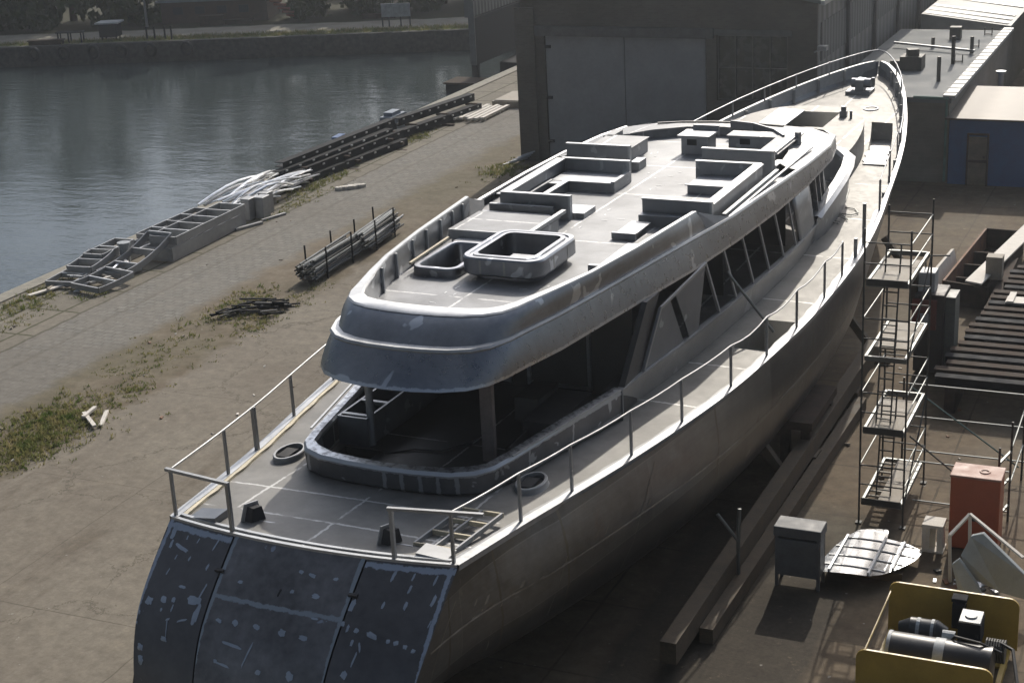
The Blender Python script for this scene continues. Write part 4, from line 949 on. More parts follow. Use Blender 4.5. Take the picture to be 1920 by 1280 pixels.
mb = MB(); cp_ = [(3.55 + .35 * math.sin(k * 1.1) + .02 * k, 24.4 + .11 * k + .3 * math.cos(k * 1.3), zdeck(25) + .07) for k in range(16)]
mb.tube([(3.2, 28.5, zdeck(28) + .06), (3.45, 27.0, zdeck(27) + .06)] + cp_, .018, 6)
cb_ = tag(mb.build('deck_cable', 'steel'), 'grey cable coiled on the sunlit starboard side deck', 'cable'); on_yacht(cb_)

# ================================================================== YARD
def thing1(name, mb, mat, label, cat, group=None, **kw):
    """a thing that is one mesh; origin at its base centre"""
    xs = [p[0] for p in mb.v]; ys_ = [p[1] for p in mb.v]; zs = [p[2] for p in mb.v]
    return tag(mb.build(name, mat, None, org=((min(xs) + max(xs)) / 2, (min(ys_) + max(ys_)) / 2, min(zs)), **kw), label, cat, group)

# ---------- brick boat shed
sh = thing('boat_shed', 'tall brick boat shed with grey double door, front in shade, behind the bow', 'shed', (-24, 75, 0))
YF = 70.0
mb = MB()   # front wall with a door opening and a window opening
mb.box(-31.05, -29.9, YF, YF + .4, 0, 7.6); mb.box(-29.9, -22.0, YF, YF + .4, 6.05, 7.6); mb.box(-22.0, -21.5, YF, YF + .4, 0, 7.6)
mb.box(-21.5, -18.25, YF, YF + .4, 6.15, 7.6); mb.box(-21.5, -18.25, YF, YF + .4, 0, 3.2); mb.box(-18.25, -17.02, YF, YF + .4, 0, 7.6)
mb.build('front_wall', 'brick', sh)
mb = MB(); mb.add([(-31.05, YF, 7.6), (-17.02, YF, 7.6), (-24.03, YF, 9.0)], [(0, 1, 2)]); mb.add([(-31.05, YF + .4, 7.6), (-17.02, YF + .4, 7.6), (-24.03, YF + .4, 9.0)], [(2, 1, 0)]); mb.build('gable', 'brick', sh)
mb = MB(); mb.box(-31.3, -30.35, YF - .16, YF - .002, 0, 7.3); mb.box(-17.6, -16.9, YF - .1, YF - .002, 0, 7.6); mb.build_each('pilaster', 'brick', sh)
mb = MB(); mb.box(-30.3, -21.6, YF - .18, YF - .002, 6.0, 6.45); mb.build('door_lintel', plain('stained_concrete', (.10, .10, .10), .85), sh)
for a, b in ((-29.86, -25.96), (-25.92, -22.04)):
    mb = MB(); mb.box(a, b, YF + .08, YF + .16, .05, 6.04); d_ = mb.build('door_leaf', 'doorgrey', sh)
mb = MB()
for z in (.9, 3.0, 5.4): mb.box(-29.95, -29.6, YF + .02, YF + .078, z, z + .14)
mb.build_each('door_hinge', 'dark', d_)
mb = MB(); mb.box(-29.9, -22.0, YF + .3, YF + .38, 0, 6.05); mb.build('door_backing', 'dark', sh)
mb = MB()
for x in (-21.5, -20.7, -19.9, -19.1, -18.31): mb.box(x, x + .06, YF + .14, YF + .2, 3.2, 6.15)
for z in (3.2, 4.65, 6.09): mb.box(-21.5, -18.25, YF + .15, YF + .19, z, z + .06)
wf = mb.build('window_frame', plain('weathered_frame', (.14, .14, .13), .7), sh)
mb = MB(); mb.box(-21.45, -18.3, YF + .21, YF + .23, 3.22, 6.12); mb.build('window_pane', 'glass', wf)
mb = MB(); mb.box(-21.7, -18.05, YF - .08, YF - .002, 6.15, 6.4); mb.build('window_lintel', plain('lintel_concrete', (.12, .12, .115), .85), sh)
mb = MB(); mb.box(-17.42, -17.02, YF + .4, 128, 0, 7.6); mb.build('side_wall', 'corr', sh)
mb = MB(); mb.box(-31.05, -30.65, YF + .4, 128, 0, 7.6); mb.build('side_wall', 'brick', sh)
mb = MB(); mb.box(-31.0, -17.0, 127.6, 128, 0, 7.6); mb.build('rear_wall', 'brick', sh)
mb = MB()
for y in frange(76, 124, 8):
    mb.box(-17.02, -16.85, y, y + .35, 0, 7.55)
mb.build_each('wall_post', plain('dark_column', (.07, .07, .075), .8), sh)
mb = MB(); mb.box(-17.015, -16.98, 71, 127, 4.9, 6.6); 
mb.build('glazing_band', corrug('side_glazing', (.09, .1, .11), .55), sh)
mb = MB(); mb.prism_dir([(-31.35, YF - .25, 7.58), (-24.03, YF - .25, 9.05), (-16.7, YF - .25, 7.58), (-16.7, YF - .25, 7.74), (-24.03, YF - .25, 9.22), (-31.35, YF - .25, 7.74)], (0, 58.5, 0)); mb.build('roof', 'roofing', sh)
mb = MB(); mb.box(-16.72, -16.55, YF - .3, 128.3, 7.55, 7.76); mb.build('gutter', 'flashing', sh)
mb = MB(); mb.bar((-17.0, YF - .2, 5.5), (-16.55, YF - .5, 5.75), .06); mb.box(-16.75, -16.35, YF - .75, YF - .35, 5.65, 5.85); mb.build('wall_lamp', 'panel', sh)

# ---------- low flat roofed building in front of it
lb = thing('flat_roof_building', 'low flat roofed workshop of pale blocks right of the bow', 'building', (-13.9, 78, 0))
mb = MB(); mb.box(-16.6, -11.1, 69.6, 87.5, 0, 3.5); mb.build('wall', 'render', lb)
mb = MB(); mb.box(-16.65, -11.0, 69.45, 87.6, 3.5, 3.72); mb.build('roof', 'roofing', lb)
mb = MB(); mb.box(-11.35, -10.85, 69.4, 87.65, 3.721, 3.86)
for k in range(18): mb.box(-11.4, -10.83, 70 + k, 70.05 + k, 3.86, 3.885)
mb.build('parapet_flashing', 'flashing', lb)
mb = MB(); mb.box(-14.4, -13.4, 75.6, 76.6, 3.73, 4.35); mb.box(-14.9, -14.4, 75.9, 76.4, 3.73, 4.1); mb.rbox((-13.9, 76.1, 4.5), (.5, .5, .3), (0, 0, .4)); mb.build('roof_ventilator', 'darksteel', lb)
mb = MB(); mb.box(-13.6, -13.05, 84.4, 84.9, 3.73, 4.35); mb.build('roof_hatch', 'darksteel', lb)
mb = MB()
for x, y, h in ((-12.2, 73.2, 1.1), (-12.3, 77.6, 1.3), (-14.6, 72.2, .8), (-11.9, 80.6, .8), (-14.0, 82.0, .5)): mb.tube([(x, y, 3.72), (x, y, 3.72 + h)], .09, 8)
mb.build_each('vent_pipe', 'darksteel', lb)
mb = MB(); mb.bar((-15.9, 81.9, 3.95), (-11.7, 80.2, 3.9), .1, .1); mb.build('roof_pipe', 'panel', lb)
mb = MB()
for x, y in ((-11.9, 86.0), (-12.0, 82.3), (-12.1, 78.0)):
    mb.bar((x - .18, y, 3.72), (x - .18, y, 4.1), .05); mb.bar((x + .18, y, 3.72), (x + .18, y, 4.1), .05); mb.bar((x - .18, y, 3.78), (x + .18, y, 3.78), .05)
mb.build_each('roof_bracket', 'darksteel', lb)
mb = MB(); mb.tube([(-12.6, 69.5, 3.72), (-11.1, 69.42, 3.72)], .08, 8); mb.tube([(-11.2, 69.48, 3.6), (-11.2, 69.48, .1)], .05, 8); mb.build('downpipe', plain('green_pipe', (.10, .2, .17), .6), lb)
gb = thing('long_workshop', 'long grey corrugated roof with pale skylight stripes beyond the flat roofed workshop', 'building', (-13.4, 108, 0))
mb = MB(); mb.box(-15.6, -11.4, 89.5, 140, 0, 3.5); mb.build('wall', 'render', gb)
mb = MB(); mb.prism_dir([(-15.9, 89.2, 3.5), (-11.2, 89.2, 3.5), (-11.2, 89.2, 3.7), (-15.9, 89.2, 4.3)], (0, 52, 0)); mb.build('roof', 'corrroof', gb)
mb = MB()
for y, x1 in ((89.6, -11.4), (90.9, -11.4), (92.3, -11.4), (95.5, -11.4), (99.5, -11.4), (105, -12.6)):
    mb.add([(-15.8, y, 4.31), (x1, y, 3.75 + (-11.2 - x1) * .13), (x1, y + .6, 3.75 + (-11.2 - x1) * .13), (-15.8, y + .6, 4.31)], [(0, 1, 2, 3)])
mb.build_each('skylight', plain('white_skylight', (.6, .6, .58), .5), gb)
# blue store
bs = thing('blue_store', 'blue painted store shed with rusty sheet roof and closed door at right edge', 'shed', (-8, 72, 0))
mb = MB(); mb.box(-11.05, -4.0, 69.5, 74.5, 0, 2.85); mb.build('wall', 'blue', bs)
mb = MB(); mb.prism_dir([(-11.2, 69.2, 2.86), (-11.2, 75, 3.15), (-11.2, 75, 3.22), (-11.2, 69.2, 2.93)], (7.4, 0, 0)); mb.build('roof', 'rustroof', bs)
mb = MB(); mb.box(-10.2, -9.45, 69.42, 69.498, .02, 2.1); dr = mb.build('door', plain('brown_door', (.16, .13, .10), .8, var=.4), bs)
mb = MB(); mb.box(-10.2, -9.45, 69.405, 69.419, 1.0, 1.12); mb.box(-9.6, -9.52, 69.38, 69.419, 1.2, 1.3); mb.build_each('door_rail', 'rustdark', dr)
mb = MB(); mb.box(-10.28, -10.2, 69.4, 69.498, 0, 2.18); mb.box(-9.45, -9.37, 69.4, 69.498, 0, 2.18); mb.box(-10.28, -9.37, 69.4, 69.498, 2.18, 2.26); mb.build('frame', 'rustdark', dr)
ts = thing('tarpaulin_heap', 'brown tarpaulin heap behind the blue store', 'tarpaulin', (-8.6, 79, 0))
mb = MB(); rows = []
for j in range(9):
    rows.append([(-11 + 6.5 * i / 10, 76.2 + 7 * j / 8, max(0, (1.9 + .5 * math.sin(i * .9 + j * .5) + .3 * math.sin(i * 2.1 - j)) * math.sin(math.pi * (i + .3) / 10.6) ** .5 * math.sin(math.pi * (j + .4) / 8.8) ** .5)) for i in range(11)])
mb.loft(rows); mb.build('cover', plain('brown_tarpaulin', (.24, .17, .10), .8, var=.3), ts, smooth=True)
mb = MB(); mb.tube([(-10.4, 80, 0), (-10.4, 80, 2.9)], .14, 10); mb.tube([(-10.4, 80, 2.9), (-10.4, 80, 3.0)], .25, 10); mb.build('barrel_pipe', 'panel', ts)
bd = thing('distant_building', 'dark building behind the far end of the flat roofed workshop', 'building', (-5, 96, 0))
mb = MB(); mb.box(-10.6, 2, 92, 100, 0, 4.2); mb.build('wall', 'brick', bd)
mb = MB(); mb.box(-10.8, 2.2, 91.8, 100.2, 4.2, 4.4); mb.build('roof', 'flashing', bd)
mb = MB(); mb.box(-10.2, -8.4, 91.95, 91.99, 2.6, 3.7); mb.build('window', 'cabinet', bd)

# ---------- dark steel wall on the water beyond the shed
dk = thing('dock_wall', 'tall dark steel dock wall on legs standing in the water left of the shed', 'dock', (-45.4, 103, -1.5))
mb = MB(); mb.box(-45.6, -45.25, 94.6, 118, -.1, 2.9); mb.build('steel_sheet', 'black', dk)
mb = MB(); mb.box(-45.9, -45.5, 94.6, 118, 2.95, 7.5); mb.build('upper_cladding', corrug('upper_cladding', (.10, .115, .12), .5), dk)
mb = MB(); mb.box(-45.62, -45.2, 94.5, 94.595, -.1, 7.5); mb.build('end_post', plain('grey_edge', (.09, .10, .105), .6), dk)
for y in (94.8, 103):
    mb = MB(); mb.box(-45.7, -45.3, y, y + .4, -2.5, -.1); mb.build('leg', 'black', dk)
pn = thing('pontoon', 'small dark floating pontoon at the foot of the dock wall', 'pontoon', (-45.6, 93.5, -1.55))
mb = MB(); mb.box(-46.6, -44.6, 92.6, 94.5, -1.7, -1.0); mb.build('float', 'black', pn, bevel=.05)
mb = MB(); mb.box(-46.7, -44.5, 92.5, 94.55, -.99, -.88); mb.build('planking', 'rustdark', pn)
br_ = thing('moored_barge', 'dark low barge moored in the shade between dock wall and quay', 'barge', (-43.8, 101, -1.5))
mb = MB(); mb.prism([(-44.8, 97.2), (-42.4, 96.6), (-42.3, 108), (-45.0, 108)], -1.9, -.3); mb.build('barge_hull', 'black', br_, bevel=.06)
mb = MB(); mb.rbox((-43.2, 98.4, -.12), (.9, .5, .3), (0, 0, .4)); mb.rbox((-42.9, 101.0, -.1), (.8, .5, .4)); mb.build_each('deck_box', 'cabinet', br_)

# ---------- far bank
def tree(loc, h, cr, label, mat='leaf', seed=1, n=1500, name='tree', base=.25):
    rnd = random.Random(seed)
    t = thing(name, label, 'tree' if name != 'bush' else 'bush', loc, 'trees beyond the far quay' if name != 'bush' else 'bushes beyond the far quay')
    if name != 'bush':
        mb = MB(); x, y, z = loc
        mb.tube([(x, y, z), (x + .1, y, z + h * .35), (x - .1, y + .1, z + h * .75)], [.22 * h / 8, .16 * h / 8, .05], 7)
        for k in range(5):
            a = rnd.uniform(0, 6.28); zz = z + h * rnd.uniform(.25, .5)
            mb.tube([(x, y, zz), (x + math.cos(a) * cr * .6, y + math.sin(a) * cr * .6, zz + h * .22)], [.08 * h / 8, .03], 5)
        mb.build('trunk', 'trunk', t)
    mb = MB()
    clumps = []
    for k in range(26):
        a = rnd.uniform(0, 6.28); zz = rnd.uniform(base, 1.0)
        rr = cr * math.sqrt(max(0.05, 1 - ((zz - .55) / .5) ** 2)) * rnd.uniform(.35, 1)
        clumps.append((loc[0] + rr * math.cos(a), loc[1] + rr * math.sin(a), loc[2] + zz * h, rnd.uniform(.18, .36) * cr))
    for k in range(n):
        cx, cy_, cz, cr_ = rnd.choice(clumps)
        d = Vector((rnd.gauss(0, 1), rnd.gauss(0, 1), rnd.gauss(0, .8))); d = d.normalized() * cr_ * rnd.uniform(.5, 1.1)
        p = Vector((cx, cy_, cz)) + d
        if p.z < loc[2] + .02: p.z = loc[2] + .05
        s = rnd.uniform(.22, .5); m = Euler((rnd.uniform(0, 3.1), rnd.uniform(0, 3.1), rnd.uniform(0, 3.1))).to_matrix()
        a_, b_ = m @ Vector((s, 0, 0)), m @ Vector((0, s * .55, 0))
        mb.add([p - a_, p - b_, p + a_, p + b_], [(0, 1, 2, 3)])
    mb.build('crown', mat, t, fixn=False)
    return t
tl = ['broad dark tree standing at far left behind the far road', 'dark tree second from the left behind the far road', 'dense tree over the far road by the lamp post',
      'dark tree between the lamp post and the red stair', 'tall dark tree right of the red stair across the water', 'dark tree above the far bank right of centre', 'shaded tree behind the signboard across the water', 'dark tree farthest right, beside the dock wall']
tl += ['tall back row tree at far left over the far road', 'tall back row tree behind the low shed', 'tall back row tree behind the red stair', 'tall back row tree behind the signboard', 'tall back row tree nearest the dock wall']
for i, (t_, d_, h, cr) in enumerate(((-8, 12.5, 10, 4.6), (1, 13.5, 12, 5.0), (10, 14.5, 11, 4.6), (17, 18.0, 13, 5.0), (25, 13.5, 12, 4.4), (32, 15.0, 12, 4.6), (38, 16.5, 11, 4.4), (45, 17.5, 12, 4.6), (-4, 21, 14, 5.5), (12, 22, 14, 5.5), (22, 23, 14, 5.5), (32, 23, 14, 5.5), (43, 24, 14, 5.5))):
    x, y = fq(t_, d_); tree((x, y, 0), h, cr, tl[i], 'leaf' if i % 3 else 'leaf2', 40 + i, 2600, base=.1)
bl_ = ['low dark bush at the far left edge of the far road', 'dark bush behind the bench table across the water', 'dark bush left of the lamp post', 'bush right behind the low shed across the water', 'bush beside the foot of the red stair', 'pale flowering bush left of the signboard', 'low bush behind the signboard', 'bush next to the dock wall on the far bank',
       'thick bush at the back of the far road, first left of the kiosk', 'thick bush behind the kiosk across the water']
for i, (t_, d_, h, cr, m_) in enumerate(((-6, 8.8, 3.4, 2.8, 'leaf'), (0, 9.6, 3.2, 2.8, 'leaf'), (5, 10.6, 3.0, 2.6, 'leaf2'), (15, 12.5, 2.6, 2.2, 'leaf'), (22.0, 9.4, 1.8, 1.8, 'leaf2'), (27, 10.2, 2.6, 2.2, 'leaf'), (31, 11.6, 2.4, 2.2, 'leaf'), (38, 12.6, 2.4, 2.4, 'leaf'), (-2.5, 10.4, 3.6, 2.8, 'leaf'), (8.0, 10.4, 3.4, 2.6, 'leaf'))):
    x, y = fq(t_, d_); tree((x, y, 0), h, cr, bl_[i], m_, 80 + i, 1000, 'bush', .05)
fs = thing('low_shed', 'low dark brick shed with blue grey roof across the water', 'shed', (*fq(15, 11.5), 0))
def fbox(mb, t0, t1, d0, d1, z0, z1): return mb.prism([fq(t0, d0), fq(t1, d0), fq(t1, d1), fq(t0, d1)], z0, z1)
mb = MB(); fbox(mb, 9.8, 18.5, 9.4, 13.5, 0, 1.7); mb.build('wall', plain('dark_brick_wall', (.07, .045, .035), .9), fs)
mb = MB(); fbox(mb, 9.5, 18.8, 9.1, 13.8, 1.7, 1.85); mb.build('roof', plain('slate_blue_roof', (.16, .18, .21), .7), fs)
mb = MB()
for t_ in (10.8, 12.6, 14.4, 16.2): fbox(mb, t_, t_ + .8, 9.36, 9.39, .7, 1.3)
mb.build_each('window', 'dark', fs)
kx = thing('kiosk', 'small dark kiosk with flat pale lid at the far quay', 'kiosk', (*fq(8.0, 2.2), 0))
mb = MB(); fbox(mb, 7.2, 8.6, 1.6, 2.8, .25, 1.25); mb.build('body', 'black', kx)
mb = MB(); fbox(mb, 7.0, 8.8, 1.4, 3.0, 1.25, 1.36); mb.build('lid', 'cabinet', kx)
for a, b in ((7.3, 1.7), (8.4, 1.7), (7.3, 2.6), (8.4, 2.6)):
    mb = MB(); fbox(mb, a, a + .1, b, b + .1, 0, .25); mb.build('leg', 'black', kx)
tbb = thing('bench_table', 'dark trestle table on the far quay, left of the kiosk', 'table', (*fq(5.0, 1.2), 0))
mb = MB(); fbox(mb, 4.0, 6.1, 1.0, 1.7, .75, .85); mb.build('table_top', 'black', tbb)
for a in (4.1, 4.9, 5.9):
    for b in (1.05, 1.6):
        mb = MB(); fbox(mb, a, a + .09, b, b + .07, 0, .75); mb.build('leg', 'black', tbb)
for i, t_ in enumerate((11.1, 11.7, 12.5, 13.0)):
    mb = MB(); x, y = fq(t_, 1.0); mb.tube([(x, y, 0), (x, y, .95)], .07, 8); mb.tube([(x, y, .95), (x, y, 1.0)], .09, 8)
    thing1('bollard_post', mb, 'black', ['leftmost of four dark posts on the far quay edge', 'second from left of four dark posts on the far quay edge', 'third from left of four dark posts on the far quay edge', 'rightmost of four dark posts on the far quay edge'][i], 'post', 'dark posts on the far quay')
sg = thing('signboard', 'grey signboard on dark legs across the water', 'sign', (*fq(30.0, 3.0), 0))
mb = MB(); fbox(mb, 28.8, 31.0, 2.9, 3.0, .75, 1.75); mb.build('board', 'cabinet', sg)
for a in (28.8, 29.3, 30.2, 30.9):
    mb = MB(); fbox(mb, a, a + .09, 2.92, 3.02, 0, .75 if a not in (28.8, 30.9) else 1.7); mb.build('leg', 'black', sg)
lp = thing('lamp_post', 'thin grey lamp post beside the far road', 'lamp post', (*fq(8.9, 8.2), 0))
x, y = fq(8.9, 8.2); mb = MB(); mb.tube([(x, y, 0), (x, y, 7)], [.11, .06], 8); mb.build('pole', 'panel', lp)
mb = MB(); mb.rbox((x + .3, y - .3, 7.05), (.9, .25, .12), (0, 0, -.5)); mb.build('lamp_head', 'panel', lp)
rs = thing('rubble_stair', 'leaning stair of red brown timbers across the water', 'stair', (*fq(20.0, 9.0), 0))
for k in range(6):
    x, y = fq(18.9 + k * .34, 9.6 - k * .12); mb = MB(); mb.rbox((x, y, 1.75 - k * .28), (.95, .4, .16), (0, .1, .33)); mb.build('step', 'redbrown', rs)
mb = MB(); mb.bar((*fq(18.7, 9.9), 1.7), (*fq(21.0, 9.2), .02), .12, .25); mb.build_each('stringer', 'rustdark', rs)
for i, (t_, d_, l) in enumerate(((2.0, .5, 2.6), (13.5, 7.3, 1.8), (26.5, 7.6, 2.6), (15.4, 7.6, 2.2))):
    mb = MB(); fbox(mb, t_, t_ + l, d_, d_ + .5, 0.01, .3 if i != 1 else .7); fbox(mb, t_ - .1, t_ + l + .1, d_ - .05, d_ + .55, .3 if i != 1 else .7, .38 if i != 1 else .8)
    thing1('timber_stack', mb, 'rustdark', ['dark low timber stack on the far quay edge at far left', 'dark trailer sized timber stack in front of the low shed', 'low dark timber stack along the back of the far road', 'low timber stack beside the stair across the water'][i], 'timber', 'stacks on the far bank')
for i, t_ in enumerate((2.6, 4.9, 7.2, 9.3, 11.6, 14.4)):
    x, y = fq(t_, -.18); mb = MB()
    mb.loft([[(x + (.45 - .13 * math.cos(b)) * math.cos(a), y + .13 * math.sin(b), -.55 + (.45 - .13 * math.cos(b)) * math.sin(a)) for b in [2 * math.pi * q / 8 for q in range(9)]] for a in [2 * math.pi * q / 20 for q in range(21)]])
    o = thing1('tyre_fender', mb, 'cable', ['first', 'second', 'third', 'fourth', 'fifth', 'sixth'][i] + ' tyre fender from the left on the far quay wall', 'fender', 'tyre fenders on the far quay', smooth=True)

# ---------- quay edge: stacks of old metalwork
def channel(mb, p, q, w_=.5, h=.32):
    """steel channel lying on its side, holes as pale bolts added apart"""
    p, q = Vector(p), Vector(q); d = (q - p).normalized(); s = -d.cross(Vector((0, 0, 1)))
    mb.bar(p, q, .03, h); mb.bar(p + s * w_ / 2 + Vector((0, 0, h / 2 - .02)), q + s * w_ / 2 + Vector((0, 0, h / 2 - .02)), w_, .035); mb.bar(p + s * w_ / 2 - Vector((0, 0, h / 2 - .02)), q + s * w_ / 2 - Vector((0, 0, h / 2 - .02)), w_, .035)
chl = ['topmost long dark steel channel on the quay stack', 'dark steel channel on the water side of the quay stack', 'lower dark steel channel on the land side of the stack', 'bottom dark steel channel nearest the aluminium scrap', 'rusty channel in the far part of the quay stack', 'upper channel in the far part of the quay stack', 'dark channel hidden lowest at the water side of the quay stack', 'dark channel wedged between the top and middle rows of the quay stack']
for i, (p, q, h) in enumerate((((-40.2, 62.6, .95), (-39.6, 72.6, .95), .42), ((-40.8, 63.5, .5), (-40.0, 73.5, .5), .42), ((-39.7, 62.2, .5), (-38.9, 72.2, .5), .42), ((-39.6, 61.2, .18), (-38.5, 71.8, .18), .34), ((-39.3, 72.9, .3), (-38.2, 80.2, .3), .4), ((-39.9, 73.6, .75), (-38.8, 80.6, .75), .4), ((-40.3, 61.6, .18), (-39.3, 72.4, .18), .34), ((-40.0, 61.9, .74), (-39.2, 71.6, .74), .30))):
    mb = MB(); channel(mb, p, q, .45, h)
    c_ = thing('steel_channel', chl[i], 'steel beam', ((p[0] + q[0]) / 2, (p[1] + q[1]) / 2, 0), 'dark steel channels stacked on the quay')
    mb.build('channel', 'black', c_)
    P, Q = Vector(p), Vector(q); mb = MB(); n = 9
    s = (Q - P).normalized().cross(Vector((0, 0, 1)))
    for k in range(n):
        c = P.lerp(Q, (k + .5) / n); mb.rbox(c + Vector((0, 0, .09)) + s * (.035), (.05, .16, .07), (0, 0, 0))
    mb.build_each('bolt_head', 'alubright', c_)
    for t_ in (.1, .5, .9):
        c = P.lerp(Q, t_); mb = MB(); mb.box(c.x - .1, c.x + .6, c.y - .08, c.y + .08, max(0.0, c.z - h / 2 - .08) if i in (3, 4) else max(0.0, c.z - h / 2 - .12), c.z - h / 2); mb.build('bearer', 'rustdark', c_)
# silver pipes and strips heap
for i in range(52):
    rnd = random.Random(300 + i)
    y0 = rnd.uniform(56.5, 59.5); y1 = y0 + rnd.uniform(2.5, 5.5); x0 = rnd.uniform(-40.9, -38.9); dx = rnd.uniform(-1.3, 1.4); dx = max(-41.1 - x0, min(-38.4 - x0, dx)); z = .06 + (i % 9) * .085; b_ = rnd.uniform(.0, .4)
    mb = MB(); mb.tube([(x0 + dx * t + b_ * math.sin(3.14 * t) * .6, y0 + (y1 - y0) * t, z + b_ * math.sin(3.14 * t)) for t in (0, .2, .4, .6, .8, 1)], rnd.uniform(.03, .06), 6)
    thing1('aluminium_pipe', mb, 'shine' if i % 3 else 'alu', 'bright bent aluminium pipe lying in the tangled heap on the quay edge', 'pipe', 'bent aluminium pipes heaped on the quay')
for i, (x, y) in enumerate(((-38.7, 57.2), (-38.25, 57.6), (-38.5, 58.3))):
    mb = MB(); mb.box(x - .21, x + .21, y - .28, y + .28, 0, .9); mb.box(x - .23, x + .23, y - .3, y + .3, .9, .94)
    thing1('metal_box', mb, 'alu', ['grey upright metal box, nearest of three beside the pipe heap', 'grey upright metal box, rightmost of three beside the pipe heap', 'grey upright metal box, rear one of three beside the pipe heap'][i], 'box', 'upright metal boxes on the quay', bevel=.02)
# ladder like aluminium frames
def ladder(name, label, x, y, z, L, W, H, n, rz, mat='alu', curve=0.0, tilt=0.0):
    t = thing(name, label, 'frame', (x, y, z), 'aluminium frames stacked along the quay', world=False, rz=rz)
    seg = 8
    for s in (-1, 1):
        mb = MB()
        pts = [(s * W / 2, L * k / seg, H / 2 + curve * (k / seg) ** 2 + tilt * k / seg) for k in range(seg + 1)]
        for p, q in zip(pts, pts[1:]): mb.bar(p, q, .05, H)
        mb.build('side_rail', mat, t)
    for k in range(n):
        u = k / (n - 1); mb = MB(); zz = H / 2 + curve * u * u + tilt * u
        mb.bar((-W / 2 + .02, L * u, zz), (W / 2 - .02, L * u, zz), .08, H * .96); mb.build('rung', 'alubright' if k % 2 else mat, t)
    return t
ladder('ladder_frame', 'long deep aluminium ladder frame, tallest of the stack on the quay', -38.75, 50.6, 0.02, 5.6, 1.3, .55, 6, .03)
ladder('ladder_frame', 'aluminium ladder frame lying directly on top of the tallest one', -38.75, 51.0, .6, 5.2, 1.25, .34, 6, .02)
ladder('ladder_frame', 'long low aluminium ladder frame along the water side of the quay', -40.45, 50.0, .02, 6.2, .95, .3, 7, .02)
ladder('ladder_frame', 'narrow aluminium ladder frame resting on the water side ladder frame', -40.5, 52.2, .36, 4.2, .9, .22, 5, .0)
ladder('ladder_frame', 'short aluminium ladder frame at the water side, third from the near end', -40.7, 49.0, .36, 2.2, .9, .28, 3, .05)
ladder('bent_ladder', 'curved aluminium frame bending upwards against the ladder stack', -39.25, 48.0, .05, 3.2, 1.2, .26, 4, -.08, 'alu', .75)
ladder('square_panel', 'square aluminium frame with rounded infill, nearest on the quay', -39.05, 46.3, .08, 1.75, 1.55, .22, 3, -.2, 'alu', .15)
ladder('square_panel', 'flat aluminium frame half hidden behind the nearest square frame', -40.5, 46.6, .05, 2.2, 1.2, .2, 3, .12)
ladder('square_panel', 'small aluminium frame leaning on the flat one near the water', -40.55, 47.9, .22, 1.7, 1.1, .24, 3, .1, 'alu', .2)
for i in range(30):
    rnd = random.Random(700 + i); x, y, zz = rnd.choice(((-39.1, 47.2, .2), (-39.3, 49.0, .25), (-38.7, 52.5, .35), (-38.6, 54.5, .35), (-40.4, 51, .2), (-40.5, 53.5, .3), (-40.4, 47.5, .25), (-40.6, 46.4, .12)))
    x += rnd.uniform(-.25, .25); y += rnd.uniform(-.6, .6); mb = MB(); mb.rbox((x, y, zz), (rnd.uniform(.05, .16), rnd.uniform(.4, 1.1), .05), (rnd.uniform(-.15, .15), rnd.uniform(-.2, .2), rnd.uniform(-1.4, 1.4)))
    thing1('board_offcut', mb, ('whitewood', 'alu', 'shine', 'ply')[i % 4], 'short pale offcut lying inside the aluminium frames on the quay', 'offcut', 'offcuts inside the quay frames')
for i, (x, y, rz, l) in enumerate(((-39.6, 46.9, .3, 1.6), (-39.9, 47.9, 1.1, 1.2), (-39.2, 48.4, .1, 1.0), (-40.6, 45.9, -.3, 1.5), (-38.9, 49.3, .9, .9), (-39.7, 49.6, .5, 1.4))):
    mb = MB(); mb.rbox((x, y, .05 + .012 * i), (.22, l, .06), (0, 0, rz))
    thing1('board_offcut', mb, 'whitewood' if i % 2 else 'alu', 'short pale offcut lying among the aluminium frames on the quay', 'offcut', 'offcuts among the quay frames')
mb = MB(); mb.bar((-38.2, 55.3, .06), (-37.7, 56.6, .06), .16, .1); thing1('steel_strip', mb, 'alu', 'short grey metal strip lying beside the ladder frames on the cobbles', 'strip')
mb = MB(); mb.bar((-37.9, 56.9, .05), (-37.5, 58.2, .05), .12, .09); thing1('steel_strip', mb, 'alu', 'thin grey strip lying next to the three upright metal boxes', 'strip')
mb = MB(); mb.tube([(-40.0, 50.1, 0), (-40.0, 50.1, .75)], .2, 12); mb.tube([(-40.0, 50.1, .75), (-40.0, 50.1, .85)], .27, 12)
thing1('mooring_bollard', mb, 'cabinet', 'short pale mooring bollard at the water edge behind the frames', 'bollard')
